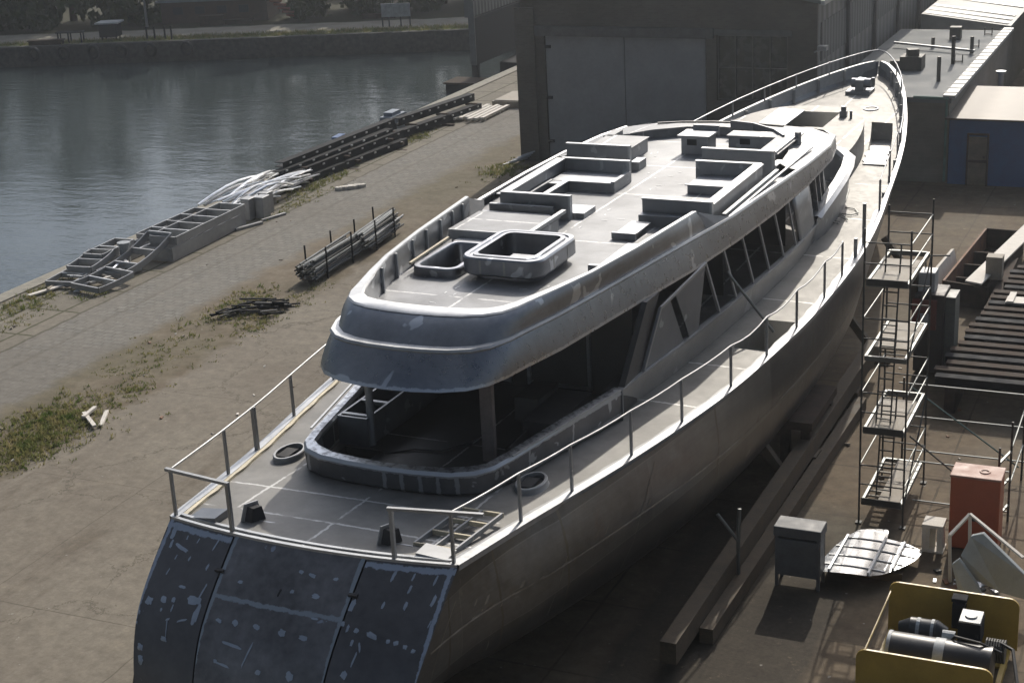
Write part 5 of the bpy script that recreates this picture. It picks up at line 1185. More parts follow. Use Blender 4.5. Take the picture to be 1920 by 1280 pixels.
# pale planks and boxes farther along the quay
for i in range(6):
    mb = MB(); mb.box(-38.7 + i * .3, -38.48 + i * .3, 77.4 + .2 * (i % 3), 81.0 + .3 * (i % 2), .12, .24); mb.box(-38.68 + i * .3, -38.5 + i * .3, 78, 78.2, 0, .12); mb.box(-38.68 + i * .3, -38.5 + i * .3, 80, 80.2, 0, .12)
    thing1('plank', mb, 'whitewood', 'pale plank in the row of planks beyond the dark channels on the quay', 'plank', 'row of pale planks on the quay')
mb = MB(); mb.box(-38.2, -36.2, 81.6, 84.4, 0, .35); mb.box(-38.1, -36.3, 81.7, 84.3, .351, .4); thing1('board_pallet', mb, 'ply', 'flat brown board pallet on the quay, left of the shed corner', 'pallet')
for i, (x, y) in enumerate(((-36.2, 86.5), (-35.6, 88.2), (-34.9, 90.2))):
    mb = MB(); mb.box(x, x + 1.6, y, y + .7, 0, .3); mb.box(x + .2, x + 1.4, y + .1, y + .6, .3, .55); thing1('scrap_heap', mb, 'rust' if i < 2 else 'whitewood', ['rusty scrap pile beside the shed corner, nearest of three', 'rusty scrap pile beside the shed corner, middle of three', 'pale scrap pile beside the shed corner, farthest of three'][i], 'scrap')
mb = MB(); mb.box(-41.2, -40.5, 73.9, 75.6, 0, .9); mb.box(-41.1, -40.6, 74.2, 75.2, .9, 1.1); thing1('blue_crate', mb, plain('blue_grey_paint', (.16, .2, .25), .6), 'blue grey crate behind the dark channels at the water edge', 'crate')
mb = MB(); mb.rbox((-40.9, 69.0, .95), (.35, .9, .12), (0, 0, .1)); mb.box(-41.0, -40.8, 68.7, 69.3, 0, .89); thing1('blue_trestle', mb, 'bluecloth', 'small blue topped trestle behind the dark channels', 'trestle')
for i in range(5):
    mb = MB(); mb.tube([(-31.7 + .12 * i, 68.6 + .3 * i, .06 + .05 * i), (-30.95 + .1 * i, 70 + .0 * i - .2, .12 + .09 * i)], .035, 7)
    thing1('light_tube', mb, 'alubright', 'bright metal tube lying on the grass against the shed corner', 'tube', 'bright tubes at the shed corner')

# ---------- racks of round bars
def barrack(x0, y0, x1, y1, n, label, seed):
    t = thing('bar_rack', label, 'pipe rack', ((x0 + x1) / 2, (y0 + y1) / 2, 0))
    rnd = random.Random(seed); d = (Vector((x1, y1, 0)) - Vector((x0, y0, 0))); s = d.normalized().cross(Vector((0, 0, 1)))
    for k in range(n):
        a = rnd.uniform(-.42, .42); z = .2 + rnd.uniform(0, .75) * (1 - abs(a) * .9); o = rnd.uniform(-.25, .25)
        p = Vector((x0, y0, z)) + s * a + d.normalized() * o; q = Vector((x1, y1, z + rnd.uniform(-.03, .08))) + s * (a + rnd.uniform(-.08, .08)) + d.normalized() * rnd.uniform(-.3, .3)
        mb = MB(); mb.tube([p, q], rnd.uniform(.03, .05), 6); mb.build('bar', 'alu' if k % 4 == 0 else 'steel' if k % 2 else 'darksteel', t)
    for u in (.2, .75):
        c = Vector((x0, y0, 0)).lerp(Vector((x1, y1, 0)), u); mb = MB()
        mb.bar(c - s * .45, c - s * .45 + Vector((0, 0, 1.25)), .05); mb.bar(c + s * .45, c + s * .45 + Vector((0, 0, 1.25)), .05); mb.bar(c - s * .5 + Vector((0, 0, .25)), c + s * .5 + Vector((0, 0, .25)), .07); mb.build('rack_stand', 'black', t)
barrack(-31.2, 49.5, -31.35, 53.3, 78, 'rack of long metal bars on the concrete, the nearer of two', 5)
barrack(-31.15, 53.4, -31.5, 56.9, 74, 'rack of metal bars behind the nearer rack, by the cobbles', 6)
for i in range(34):
    rnd = random.Random(500 + i); x, y = -31.2 + rnd.uniform(-.7, .7), 46.2 + rnd.uniform(-.6, .7); a = rnd.gauss(.5, .5); l = rnd.uniform(.5, 1.3)
    if i > 27: x, y, a = -32.1 + rnd.uniform(-.4, .4), 45.3 + rnd.uniform(-.15, .2), rnd.gauss(1.2, .2)
    z = .04 + .022 * (i % 12); mb = MB(); mb.rbox((x, y, z), (l, .07, .05), (rnd.uniform(-.1, .1), rnd.uniform(-.12, .12), a))
    thing1('scrap_bar', mb, 'black' if i % 4 else 'darksteel', 'dark short bar in the scrap pile on the grass strip', 'scrap bar', 'dark scrap bars piled on the grass')
for i, (x, y, rz, l) in enumerate(((-29.9, 36.4, .5, 1.2), (-30.2, 36.1, .9, 1.3), (-30.5, 36.5, .2, .8))):
    mb = MB(); mb.rbox((x - .3, y - .6, .05 + .05 * i), (.12, l, .07), (0, 0, rz)); thing1('timber_scrap', mb, 'whitewood', ['topmost', 'middle', 'lowest'][2 - i] + ' pale timber scrap at the left edge of the concrete', 'timber')

# ---------- grass and weeds
gmb = MB(); rnd = random.Random(11)
def tuft(x, y, h, n):
    for k in range(n):
        a = rnd.uniform(0, 6.28); r_ = abs(rnd.gauss(0, .13)); px, py = x + r_ * math.cos(a), y + r_ * math.sin(a)
        hh = h * rnd.uniform(.4, 1.1); b = rnd.uniform(0, 6.28); w_ = rnd.uniform(.012, .03); lx, ly = rnd.gauss(0, .35) * hh, rnd.gauss(0, .35) * hh
        gmb.add([(px - w_ * math.cos(b), py - w_ * math.sin(b), 0), (px + w_ * math.cos(b), py + w_ * math.sin(b), 0), (px + lx, py + ly, hh)], [(0, 1, 2)])
for cx, cy_, sx, sy_, n, h in ((-31.4, 34.3, .8, 1.4, 420, .16), (-32.0, 35.6, .5, .8, 130, .14), (-30.8, 33.0, .4, .8, 130, .15), (-31.0, 37.9, .4, .7, 110, .12), (-31.9, 39.5, .5, .9, 60, .08), (-32.3, 46.6, .6, 1.1, 260, .16), (-31.2, 45.2, .5, .8, 90, .12), (-30.3, 44.6, .3, 1.2, 80, .12), (-32.6, 42.5, .4, 1.3, 70, .1), (-31.2, 42, .5, 1.4, 60, .08), (-31.2, 67.9, .5, 1.0, 260, .2), (-38.9, 63.4, .3, 1.8, 200, .2), (-38.8, 73.6, .25, .8, 100, .2), (-37.9, 60.2, .25, 1.6, 100, .12), (-40.9, 45.8, .25, 1.0, 120, .15), (-40.2, 44.2, .25, .9, 90, .15), (-40.9, 42.5, .2, 1.6, 120, .14), (-39.4, 42.6, .3, 1.8, 90, .1), (-38.6, 46.2, .4, .4, 50, .12), (-39.8, 39.6, .3, 1.6, 80, .12), (-30.6, 48.4, .3, .8, 50, .1)):
    for k in range(int(n * (1.3 if cy_ < 36 and cx > -33 else .62))): tuft(rnd.gauss(cx, sx), rnd.gauss(cy_, sy_), h * .8 * rnd.choice((.5, .8, 1, 1.5)), 8)
tag(gmb.build('grass', 'grass', fixn=False), kind='stuff')
gmb = MB()
for k in range(2600):
    t_ = rnd.uniform(-5, 36); d_ = abs(rnd.gauss(1.1, .5)) + .4
    if rnd.random() < .45 and t_ < 9: continue
    x, y = fq(t_, d_); tuft(x, y, .28, 4)
tag(gmb.build('far_grass', 'grass', fixn=False), kind='stuff')

# ---------- scaffold tower beside the hull
st = thing('scaffold_tower', 'tall narrow scaffold tower with plank platforms beside the starboard hull', 'scaffold', (-6.95, 37.3, 0))
X0, X1, Y0, Y1 = -7.48, -6.42, 35.75, 38.5
for x, y, z1 in ((X0, Y0, 7.45), (X1, Y0, 7.45), (X0, Y1, 7.3), (X1, Y1, 7.5)):
    mb = MB(); mb.tube([(x, y, 0), (x, y, z1)], .024, 8); mb.rbox((x, y, .02), (.15, .15, .03)); mb.build('standard', 'darksteel', st)
for i, z in enumerate((.55, 2.42, 4.28, 6.12)):
    mb = MB()
    for x in (X0 + .07, X1 - .07): mb.bar((x, Y0 + .03, z), (x, Y1 - .03, z), .06, .12)
    mb.bar((X0 + .07, Y0 + .05, z), (X1 - .07, Y0 + .05, z), .06, .12); mb.bar((X0 + .07, Y1 - .05, z), (X1 - .07, Y1 - .05, z), .06, .12)
    pf = mb.build('platform_frame', 'steel', st)
    ya = (Y0 + .1, Y0 + .1, Y0 + .75, Y0 + .1)[i]; yb_ = (Y1 - .1, Y1 - .6, Y1 - .1, Y1 - .75)[i]
    mb = MB(); mb.box(X0 + .42 if i == 0 else X0 + .12, X1 - .12, ya, yb_, z + .0, z + .05)
    if i == 0:
        for k in range(9): mb.box(X0 + .12, X0 + .41, Y0 + .1 + k * .29, Y0 + .16 + k * .29, z, z + .04)
    mb.build('plank_deck', 'ply', pf)
    for zz in (.5, 1.0):
        mb = MB(); mb.tube([(X1, Y0, z + zz), (X1, Y1, z + zz + .0)], .018, 6); mb.build('guard_tube', 'steel', st)
        if zz == 1.0 and i < 3: mb = MB(); mb.tube([(X0, Y0, z + zz), (X0, Y1, z + zz)], .018, 6); mb.build('guard_tube', 'steel', st)
        for y in (Y0, Y1):
            mb = MB(); mb.tube([(X0, y, z + zz), (X1, y, z + zz)], .018, 6); mb.build('guard_tube', 'darksteel', st)
    mb = MB(); mb.box(X0 + .05, X1 - .05, Y0 - .03, Y0 - .005, z - .02, z + .14) 
    if i in (0, 1, 3): mb.build('toe_board', 'darksteel', st)
for za, zb_, xx in ((.55, 2.42, -7.0), (2.42, 4.28, -7.05), (4.28, 6.12, -7.0)):
    mb = MB()
    for dx in (-.17, .17): mb.bar((xx + dx, Y0 + .5, za), (xx + dx, Y0 + 1.0, zb_ + .7), .035)
    for k in range(8): u = (k + .5) / 8; mb.bar((xx - .17, Y0 + .5 + .5 * u, za + (zb_ + .7 - za) * u), (xx + .17, Y0 + .5 + .5 * u, za + (zb_ + .7 - za) * u), .03)
    mb.build('ladder', 'darksteel', st)
for z0, z1 in ((.55, 2.42), (4.28, 6.12)):
    mb = MB(); mb.tube([(X1, Y0, z0), (X1, Y1, z1)], .02, 6); mb.build('brace', 'darksteel', st)
s2 = thing('tube_scaffold', 'open scaffold frame of thin tubes right of the tower', 'scaffold', (-5.6, 38, 0))
for x, y, z1 in ((-4.12, 36.9, 2.6), (-4.12, 39.4, 2.6), (-4.3, 36.2, 2.2), (-7.15, 39.4, 2.5)):
    mb = MB(); mb.tube([(x, y, 0), (x, y, z1)], .028, 8); mb.build('standard', 'darksteel', s2)
for p, q in (((-7.3, 39.5, 2.3), (-3.6, 39.45, 2.32)), ((-7.2, 39.45, 1.42), (-3.6, 39.4, 1.46)), ((-7.2, 39.5, .45), (-3.6, 39.45, .5)), ((-6.4, 36.9, 1.3), (-4.1, 36.9, 1.3)), ((-6.4, 36.9, .25), (-4.1, 36.9, .25)), ((-4.12, 36.9, 1.9), (-4.12, 39.4, 2.0)), ((-4.12, 36.9, 1.0), (-4.12, 39.4, 1.0))):
    mb = MB(); mb.tube([p, q], .021, 7); mb.build('ledger', 'steel', s2)
for p, q in (((-7.0, 39.45, 2.25), (-4.2, 39.4, .35)), ((-6.42, 36.3, 2.2), (-4.3, 36.8, .3))):
    mb = MB(); mb.tube([p, q], .021, 7); mb.build('brace', plain('green_tube', (.08, .13, .12), .5, .3) if p[1] > 39 else 'darksteel', s2)
for z in (.4, 1.1, 1.8):
    mb = MB(); mb.bar((-4.3, 36.2, z), (-4.12, 36.9, z + .05), .05); mb.build('coupler', 'steel', s2)

# ---------- right hand side of the yard
mc = thing('welding_unit', 'tall dark red and black welding unit with a grey box on top', 'machine', (-7.7, 46.8, 0))
mb = MB(); mb.box(-8.15, -7.3, 46.2, 47.3, 0.12, 2.55); mb.build('cabinet', plain('oily_black', (.035, .03, .03), .6), mc, bevel=.02)
mb = MB(); mb.box(-8.2, -7.5, 46.05, 46.198, 1.5, 2.4); mb.build('front_panel', plain('dull_red_panel', (.14, .035, .025), .6), mc)
mb = MB(); mb.box(-7.95, -7.7, 46.0, 46.048, 1.7, 2.0); mb.build('dial_plate', 'cabinet', mc)
mb = MB(); mb.box(-8.1, -7.62, 46.4, 47.0, 2.56, 3.15); mb.build('top_box', 'cabinet', mc, bevel=.015)
mb = MB(); mb.box(-8.3, -8.12, 46.3, 47.1, 2.0, 3.2); mb.build('side_box', 'rustdark', mc)
mb = MB(); mb.tube([(-8.0, 47.0, 3.15), (-8.0, 47.0, 3.5), (-7.3, 47.0, 3.55)], .025, 6); mb.build('handle', 'darksteel', mc)
mb = MB(); mb.box(-7.28, -7.0, 46.4, 47.2, .1, 2.45); mb.build('gas_bottles', plain('grey_green', (.10, .11, .10), .6), mc)
tr_ = thing('steel_trough', 'long rusty open steel trough with ribs at right edge', 'trough', (-7.6, 56.5, 0))
TQ = [(-8.45, 53.2), (-6.95, 52.8), (-6.7, 59.9), (-8.05, 60.0)]
for k in range(4):
    a, b = TQ[k], TQ[(k + 1) % 4]; mb = MB(); mb.bar((*a, .4), (*b, .4), .08, .8); mb.build('side_plate', 'rust' if k == 3 else 'rustdark', tr_)
for y in (54.6, 56.2, 57.8):
    mb = MB(); mb.box(-8.25, -6.9, y, y + .1, .05, .5); mb.build('rib', 'rustdark', tr_)
mb = MB(); mb.add([(*p, .03) for p in TQ], [(0, 1, 2, 3)]); mb.build('floor_plate', 'rustdark', tr_)
mb = MB(); mb.rbox((-8.75, 54.6, .45), (.12, 4.2, .9), (0, -.25, -.06)); thing1('pale_plank', mb, 'whitewood', 'long pale plank leaning on the outer side of the rusty trough', 'plank')
mb = MB(); mb.rbox((-6.85, 56.6, 1.0), (.55, 8.2, .06), (0, .08, -.13)); thing1('pale_board', mb, 'whitewood', 'long pale board lying slanted across the rusty trough', 'board')
mb = MB(); mb.box(-7.15, -6.62, 53.6, 54.1, .82, 1.6); thing1('plywood_box', mb, 'ply', 'brown plywood box standing on the end of the slanted pale board', 'box', bevel=.01)
sk = thing('steel_bearers', 'pair of long dark bearers under the stacked steel bars', 'bearer', (-5.5, 48, 0))
for x in (-6.6, -3.4):
    mb = MB(); mb.box(x - .15, x + .15, 43.4, 56.6, 0, .75); mb.build('bearer', 'rustdark', sk)
for i in range(20):
    y = 43.7 + i * .58; rnd = random.Random(i); xl = -7.15 + .045 * i + rnd.uniform(-.12, .12); mb = MB()
    z = .76; mb.box(xl, -1.8, y, y + .04, z, z + .22); mb.box(xl, -1.8, y - .13, y + .19, z + .221, z + .25); mb.box(xl, -1.8, y - .08, y + .13, z - .005, z + .0)
    words = ['nearest', 'second', 'third', 'fourth', 'fifth', 'sixth', 'seventh', 'eighth', 'ninth', 'tenth', 'eleventh', 'twelfth', 'thirteenth', 'fourteenth', 'fifteenth', 'sixteenth', 'seventeenth', 'eighteenth', 'nineteenth', 'farthest']
    thing1('steel_bar', mb, 'rustdark' if i % 3 else 'black', words[i] + ' dark steel bar, counted from the front, of the row at the right edge', 'steel bar', 'row of dark steel bars')
mb = MB(); mb.box(-6.1, -3.9, 50.6, 51.25, 1.01, 1.06); mb.rbox((-5.95, 51.0, 1.1), (.2, 1.0, .06)); thing1('pale_board', mb, 'whitewood', 'short pale board lying on top of the row of dark steel bars', 'board')
mb = MB(); mb.box(-5.9, -5.35, 60.2, 60.9, 0, 1.3); mb.box(-5.75, -5.5, 60.3, 60.8, 1.3, 1.7); mb.tube([(-5.9, 60.3, 1.0), (-6.25, 60.2, 1.2)], .06, 8); thing1('pump_unit', mb, 'darksteel', 'small dark pump unit behind the rusty trough at right edge', 'machine', bevel=.02)
ob_ = thing('orange_cabinet', 'red orange steel cabinet with pale pink top beside the scaffold', 'cabinet', (-4.65, 35.4, 0))
mb = MB(); mb.box(-5.22, -4.1, 35.0, 35.72, .06, 1.86); mb.build('body', 'orange', ob_, bevel=.025)
mb = MB(); mb.box(-5.24, -4.08, 34.97, 35.75, 1.861, 1.92); mb.build('lid', 'orangelid', ob_, bevel=.02)
mb = MB(); mb.tube([(-4.66, 34.985, .85), (-4.66, 35.0, .85)], .05, 12); mb.build('lock', 'dark', ob_)
mb = MB(); mb.loft([[(-4.5 + r_ * math.cos(t), 35.35 + r_ * math.sin(t), 1.921 + z) for t in [2 * math.pi * k / 16 for k in range(16)]] for r_, z in ((.13, 0), (.12, .02), (.09, .02), (.085, .004))], True); mb.build('lid_ring', 'orangelid', ob_)
for x in (-5.2, -4.2):
    for y in (35.02, 35.6):
        mb = MB(); mb.box(x, x + .1, y, y + .1, 0, .06); mb.build('foot', 'dark', ob_)
# shining curved plate with stiffeners
cpn = thing('curved_plate', 'shiny curved aluminium shell plate with ribs lying by the tower foot', 'metal plate', (-6.6, 33.7, 0))
OUT = [(-7.75, 32.35), (-7.62, 33.7), (-7.25, 34.75), (-6.6, 34.95), (-6.52, 34.35), (-5.68, 34.4), (-5.72, 33.6), (-6.1, 32.9), (-6.35, 32.42)]
def cz(x, y): return .30 + .06 * math.cos((x + 6.9) * 1.5) - .03 * (y - 33.5)
mb = MB()
gx = frange(-7.75, -5.66, 48)
def yr(x):
    lo = lerp_tab([(-7.75, 32.3), (-6.5, 32.38), (-6.25, 32.6), (-5.95, 33.1), (-5.72, 33.65), (-5.66, 34.1)], x); hi = lerp_tab([(-7.75, 32.45), (-7.7, 33.0), (-7.6, 33.7), (-7.45, 34.3), (-7.25, 34.75), (-6.9, 34.9), (-6.58, 34.95), (-6.55, 34.46), (-6.1, 34.42), (-5.66, 34.2)], x); return lo, hi
mb.loft([[(x, yr(x)[0] + (yr(x)[1] - yr(x)[0]) * t, cz(x, yr(x)[0] + (yr(x)[1] - yr(x)[0]) * t)) for x in gx] for t in frange(0, 1, 8)])
mb.build('shell', alu('mirror_plate', (.30, .31, .32), .2, bump=.03, var=.2), cpn, smooth=True)
mb = MB()
for x in (-7.42, -6.55, -6.1):
    lo, hi = yr(x); mb.bar((x, lo + .04, cz(x, lo) + .03), (x, hi - .04, cz(x, hi) + .03), .05, .06)
mb.build_each('rib', 'alubright', cpn)
mb = MB()
for t in (.1, .32, .54, .76):
    for xa, xb in zip(gx[1:-2], gx[2:-1]):
        ya, yb_ = 32.5 + t * 2.3, 32.5 + t * 2.3
        if all(yr(v)[0] + .03 < ya < yr(v)[1] - .03 for v in (xa, xb)): mb.bar((xa, ya, cz(xa, ya) + .012), (xb, yb_, cz(xb, yb_) + .012), .03, .02)
mb.build_each('stringer', 'alubright', cpn)
mb = MB(); mb.box(-7.6, -5.9, 33.0, 33.1, 0, .22); mb.box(-7.3, -6.0, 34.1, 34.2, 0, .2); mb.build_each('packing', 'timber', cpn)
ib = thing('bracket_block', 'pale painted flanged bracket block standing by the curved plate', 'bracket', (-5.5, 34.9, 0))
mb = MB(); mb.box(-5.78, -5.3, 34.7, 35.2, .62, .7); mb.build('top_flange', 'whitewood', ib)
mb = MB(); mb.box(-5.78, -5.68, 34.72, 34.78, .04, .62); mb.box(-5.68, -5.5, 34.9, 35.0, .04, .62); mb.prism_dir([(-5.78, 34.74, .04), (-5.62, 34.74, .04), (-5.6, 34.74, .62), (-5.7, 34.74, .62)], (0, .4, 0)); mb.prism_dir([(-5.44, 34.74, .04), (-5.3, 34.74, .04), (-5.34, 34.74, .62), (-5.44, 34.74, .62)], (0, .4, 0)); mb.build('web', 'whitewood', ib)
mb = MB(); mb.box(-5.8, -5.28, 34.7, 35.2, 0, .04); mb.build('base_flange', 'whitewood', ib)
cb2 = thing('grey_cabinet', 'grey steel cabinet on legs in the hull shade beside the keel timbers', 'cabinet', (-8.05, 32.2, 0))
mb = MB(); mb.box(-8.57, -7.55, 32.0, 32.55, .3, 1.2); mb.build('body', 'cabshade', cb2, bevel=.02)
mb = MB(); mb.box(-8.6, -7.52, 31.98, 32.58, 1.26, 1.5); mb.build('top', 'cabshade', cb2, bevel=.02)
for x in (-8.57, -7.62):
    for y in (32.02, 32.48):
        mb = MB(); mb.box(x, x + .07, y, y + .06, 0, 1.26); mb.build('leg', 'cabshade', cb2)
# yellow generator set
ye = thing('yellow_powerpack', 'power pack with two yellow end plates around black cylinders', 'machine', (-4.4, 29.6, 0))
def rplate(y, x0, x1, z0, z1, r_, th_):
    pts = []
    for cx, cz_, a0 in ((x1 - r_, z1 - r_, 0), (x0 + r_, z1 - r_, 90)):
        for k in range(6): a = R(a0 + 90 * k / 5); pts.append((cx + r_ * math.cos(a), y, cz_ + r_ * math.sin(a)))
    pts += [(x0, y, z0), (x1, y, z0)]
    return MB().prism_dir(pts, (0, th_, 0))
rplate(30.55, -5.72, -3.08, .15, 1.32, .2, .05).build('end_plate', 'yellow', ye)
rplate(27.75, -5.8, -3.2, .15, 1.25, .2, .05).build('end_plate', 'yellow', ye)
mb = MB()
for x in (-5.68, -3.3): mb.box(x, x + .1, 27.8, 30.55, .1, .26)
mb.box(-5.68, -3.2, 28.2, 28.35, .05, .1); mb.box(-5.68, -3.2, 29.9, 30.05, .05, .1); mb.build_each('base_rail', 'yellow', ye)
mb = MB(); mb.tube([(-5.68, 27.8, 1.1), (-5.66, 30.55, 1.15)], .02, 6); mb.build('tie_rod', 'yellow', ye)
mb = MB(); mb.tube([(-5.35, 28.75, .72), (-5.32, 28.75, .72), (-5.3, 28.75, .72), (-3.35, 28.75, .72), (-3.32, 28.75, .72)], [.2, .4, .42, .42, .3], 24); cyl = mb.build('main_cylinder', plain('satin_black', (.022, .022, .024), .38), ye, smooth=True)
mb = MB(); mb.tube([(-4.45, 28.75, .72), (-4.25, 28.75, .72)], .428, 24); mb.tube([(-5.37, 28.75, .72), (-5.3, 28.75, .72)], .428, 24); mb.build_each('band', 'cabinet', cyl, smooth=True)
mb = MB(); mb.tube([(-5.3, 29.55, .85), (-5.1, 29.55, .88), (-5.08, 29.55, .88), (-4.6, 29.55, .88), (-4.58, 29.55, .88), (-4.35, 29.55, .85)], [.12, .19, .22, .22, .24, .14], 16); mo = mb.build('motor', plain('motor_black', (.04, .042, .045), .4), ye, smooth=True)
mb = MB(); mb.tube([(-4.95, 29.55, .88), (-4.88, 29.55, .88)], .23, 16); mb.tube([(-4.66, 29.55, .88), (-4.6, 29.55, .88)], .235, 16); mb.build_each('motor_ring', 'cabinet', mo)
mb = MB(); mb.box(-4.1, -3.65, 29.2, 29.75, .85, 1.35); gbx = mb.build('gear_box', 'black', ye, bevel=.03)
mb = MB(); mb.box(-4.08, -3.67, 29.22, 29.73, 1.352, 1.39); mb.tube([(-3.88, 29.47, 1.39), (-3.88, 29.47, 1.42)], .12, 12); mb.build('cover_plate', 'cabinet', gbx)
mb = MB(); mb.box(-4.35, -4.12, 30.1, 30.5, .7, 1.25); mb.rbox((-4.23, 30.3, 1.3), (.3, .25, .08)); mb.build('valve_block', 'black', ye)
mb = MB(); mb.tube([(-4.4, 29.3, .95), (-4.15, 29.3, .95)], .12, 12); mb.build('coupling', 'cabinet', ye)
mb = MB()
for k in range(8): mb.tube([(-3.55 + .05 * k, 29.3, .8), (-3.52 + .05 * k, 29.3, .8)], .24, 14)
mb.build('cooling_fins', 'darksteel', ye)
mb = MB(); mb.tube([(-3.3, 29.3, 1.0), (-3.0, 29.0, 1.05), (-2.8, 28.2, .8), (-2.9, 27.6, .4)], .035, 7); mb.tube([(-4.2, 29.0, 1.0), (-4.1, 28.9, 1.2), (-3.6, 28.8, 1.2), (-3.2, 28.9, 1.0)], .03, 7); mb.build('hose', 'cable', ye)
# propeller blade like grey boards leaning at the right edge
for i, (pts, lab) in enumerate((([(-4.62, 32.9, .95), (-4.45, 33.1, 1.35), (-4.2, 33.1, 1.45), (-3.2, 32.4, .95), (-3.0, 32.1, .5), (-3.7, 32.5, .4), (-4.4, 32.8, .5)], 'upper grey leaf shaped board leaning behind the yellow power pack'), ([(-4.75, 32.5, .9), (-4.62, 32.6, 1.0), (-4.2, 32.5, .5), (-3.95, 32.3, .05), (-4.2, 32.2, .02), (-4.55, 32.3, .35)], 'lower narrow grey board leaning behind the yellow power pack'))):
    mb = MB(); mb.prism_dir(pts, (.02, .08, .02)); thing1('leaf_board', mb, 'whiteboat', lab, 'board', bevel=.01)
tf = thing('angle_trestle', 'pale angle iron trestle standing behind the grey leaf boards', 'trestle', (-4.4, 33.5, 0))
for p, q in (((-4.95, 33.4, 1.15), (-4.6, 33.9, 1.5)), ((-4.6, 33.9, 1.5), (-3.3, 32.9, 1.1)), ((-4.95, 33.4, 1.15), (-4.9, 33.4, 0)), ((-4.6, 33.9, 1.5), (-4.55, 33.9, 0))):
    mb = MB(); mb.bar(p, q, .07, .05); mb.build('angle_bar', 'whitewood', tf)
for i in range(38):
    rnd = random.Random(900 + i); x, y = -4.5 + rnd.gauss(0, .35), 33.5 + rnd.gauss(0, .5)
    mb = MB(); s_ = rnd.uniform(.04, .14); mb.rbox((x, y, s_ * .2), (s_, s_ * rnd.uniform(1, 3), s_ * .4), (rnd.uniform(-.3, .3), rnd.uniform(-.3, .3), rnd.uniform(0, 3)))
    thing1('metal_offcut', mb, ('alubright', 'rust', 'darksteel')[i % 3], 'small metal offcut in the litter between orange cabinet and yellow power pack', 'offcut', 'metal offcuts on the yard floor')
for i in range(90):
    rnd = random.Random(1200 + i)
    if i < 45: x, y = rnd.uniform(-9, -2), rnd.uniform(34, 64)
    elif i < 75: x, y = rnd.uniform(-34, -20), rnd.uniform(32, 66)
    else: x, y = rnd.uniform(-40.5, -36), rnd.uniform(42, 66)
    mb = MB(); s_ = rnd.uniform(.03, .09); mb.rbox((x, y, s_ * .25), (s_, s_ * rnd.uniform(1, 2.6), s_ * .5), (rnd.uniform(-.3, .3), rnd.uniform(-.3, .3), rnd.uniform(0, 3)))
    thing1('debris', mb, ('whitewood', 'rust', 'ply')[i % 3], ['small pale debris scrap on the yard floor right of the yacht', 'small pale debris scrap on the concrete left of the yacht', 'small pale debris scrap on the quay cobbles'][0 if i < 45 else 1 if i < 75 else 2], 'debris', ['debris right of the yacht', 'debris left of the yacht', 'debris on the quay cobbles'][0 if i < 45 else 1 if i < 75 else 2])
mb = MB()
for k in range(7): mb.rbox((-37.3 + .13 * k, 62.6 + .12 * k, .07 + .02 * (k % 2)), (.35, .2, .14), (0, 0, k * .7))
thing1('plastic_sheet', mb, 'whitewood', 'crumpled white plastic sheet on the cobbles near the pipe heap', 'litter')

# ---------- timbers and props under the hull
kb = [('timber_beam', (-9.62, 27.6, .5), (-9.3, 46, .8), .35, .5, 'long dirty timber beam running along the foot of the hull'), ('timber_beam', (-9.25, 29.0, .2), (-9.0, 43, .2), .3, .36, 'low timber beam lying on the ground beside the hull foot')]
for nm, p, q, w_, h_, lab in kb:
    mb = MB(); mb.bar(p, q, w_, h_)
    for t_ in (.12, .36, .6, .85):
        c = Vector(p).lerp(Vector(q), t_)
        if c.z - h_ / 2 > .05: mb.box(c.x - .25, c.x + .25, c.y - .3, c.y + .3, 0, c.z - h_ / 2)
    thing1(nm, mb, 'timber', lab, 'timber')
for i, y in enumerate((27, 33, 39, 45, 51, 57, 63)):
    mb = MB(); c = -14.93 + (y - 22.83) * .0157; mb.box(c - .8, c + .8, y - .35, y + .35, 0, .28); mb.box(c - .5, c + .5, y - .3, y + .3, .281, .52 + (.25 if y < 30 else 0) + (.5 if y > 60 else 0))
    thing1('keel_block', mb, 'timber', words[i] + ' timber keel block from the stern under the yacht', 'keel block', 'keel blocks under the yacht')
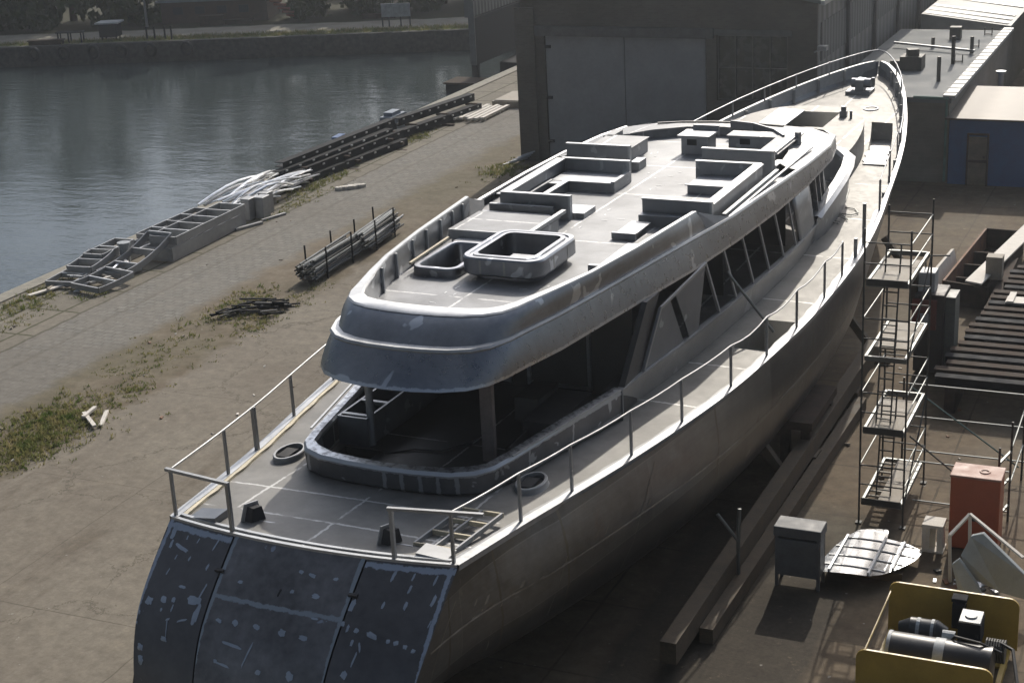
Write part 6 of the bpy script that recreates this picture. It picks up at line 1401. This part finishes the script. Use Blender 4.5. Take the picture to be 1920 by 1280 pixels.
cr_ = thing('hull_cradle', 'dark steel cradle supporting the hull behind the scaffold tower', 'cradle', (-9.7, 39.6, 0))
for x in (-10.0, -9.45):
    for y in (38.4, 40.8):
        mb = MB(); mb.box(x - .12, x + .12, y - .12, y + .12, 0, 1.2); mb.build('column', 'rustdark', cr_)
mb = MB(); mb.box(-10.2, -9.25, 38.2, 41.0, 1.201, 1.42); mb.build('cross_head', 'rustdark', cr_)
pr = thing('hull_prop', 'slim forked steel prop standing under the stern quarter', 'prop', (-9.3, 31.6, 0))
mb = MB(); mb.tube([(-9.3, 31.6, 0), (-9.3, 31.6, 1.25)], .045, 8); mb.build('shaft', 'steel', pr)
mb = MB(); mb.tube([(-9.3, 31.6, 1.2), (-9.75, 31.5, 1.85)], .04, 8); mb.tube([(-9.3, 31.6, 1.2), (-9.3, 31.7, 1.95)], .05, 8); mb.build_each('fork', 'steel', pr)
for i, (y, s) in enumerate(((37, 1), (47, 1), (56, 1), (33, -1), (45, -1), (55, -1))):
    b_ = beam(y - 22.83); x = -14.93 + (y - 22.83) * .0157 + s * (b_ * .85); x2 = x + s * 1.0
    mb = MB(); mb.bar((x2, y, 0), (x + s * .0, y, 1.35), .22, .22); mb.rbox((x2, y, .05), (.6, .6, .1)); thing1('shore_prop', mb, 'timber', ('starboard ' if s > 0 else 'port ') + ['nearest', 'middle', 'farthest'][i % 3] + ' timber shore leaning against the yacht bilge', 'prop', 'timber shores')

# ---------- thin haze volume, added to imitate veiling lens glare
hz = MB(); hz.box(-960, 960, -460, 1560, -4.2, 19.5)
n_ = bpy.data.materials.new('added_glare_volume'); n_.use_nodes = True; nt_ = n_.node_tree
nt_.nodes.remove(nt_.nodes['Principled BSDF']); pv = nt_.nodes.new('ShaderNodeVolumePrincipled')
pv.inputs['Color'].default_value = (.86, .92, 1.0, 1); pv.inputs['Density'].default_value = .00055; pv.inputs['Anisotropy'].default_value = .75
nt_.links.new(pv.outputs[0], nt_.nodes['Material Output'].inputs['Volume'])
tag(hz.build('added_glare_haze', n_), kind='stuff')
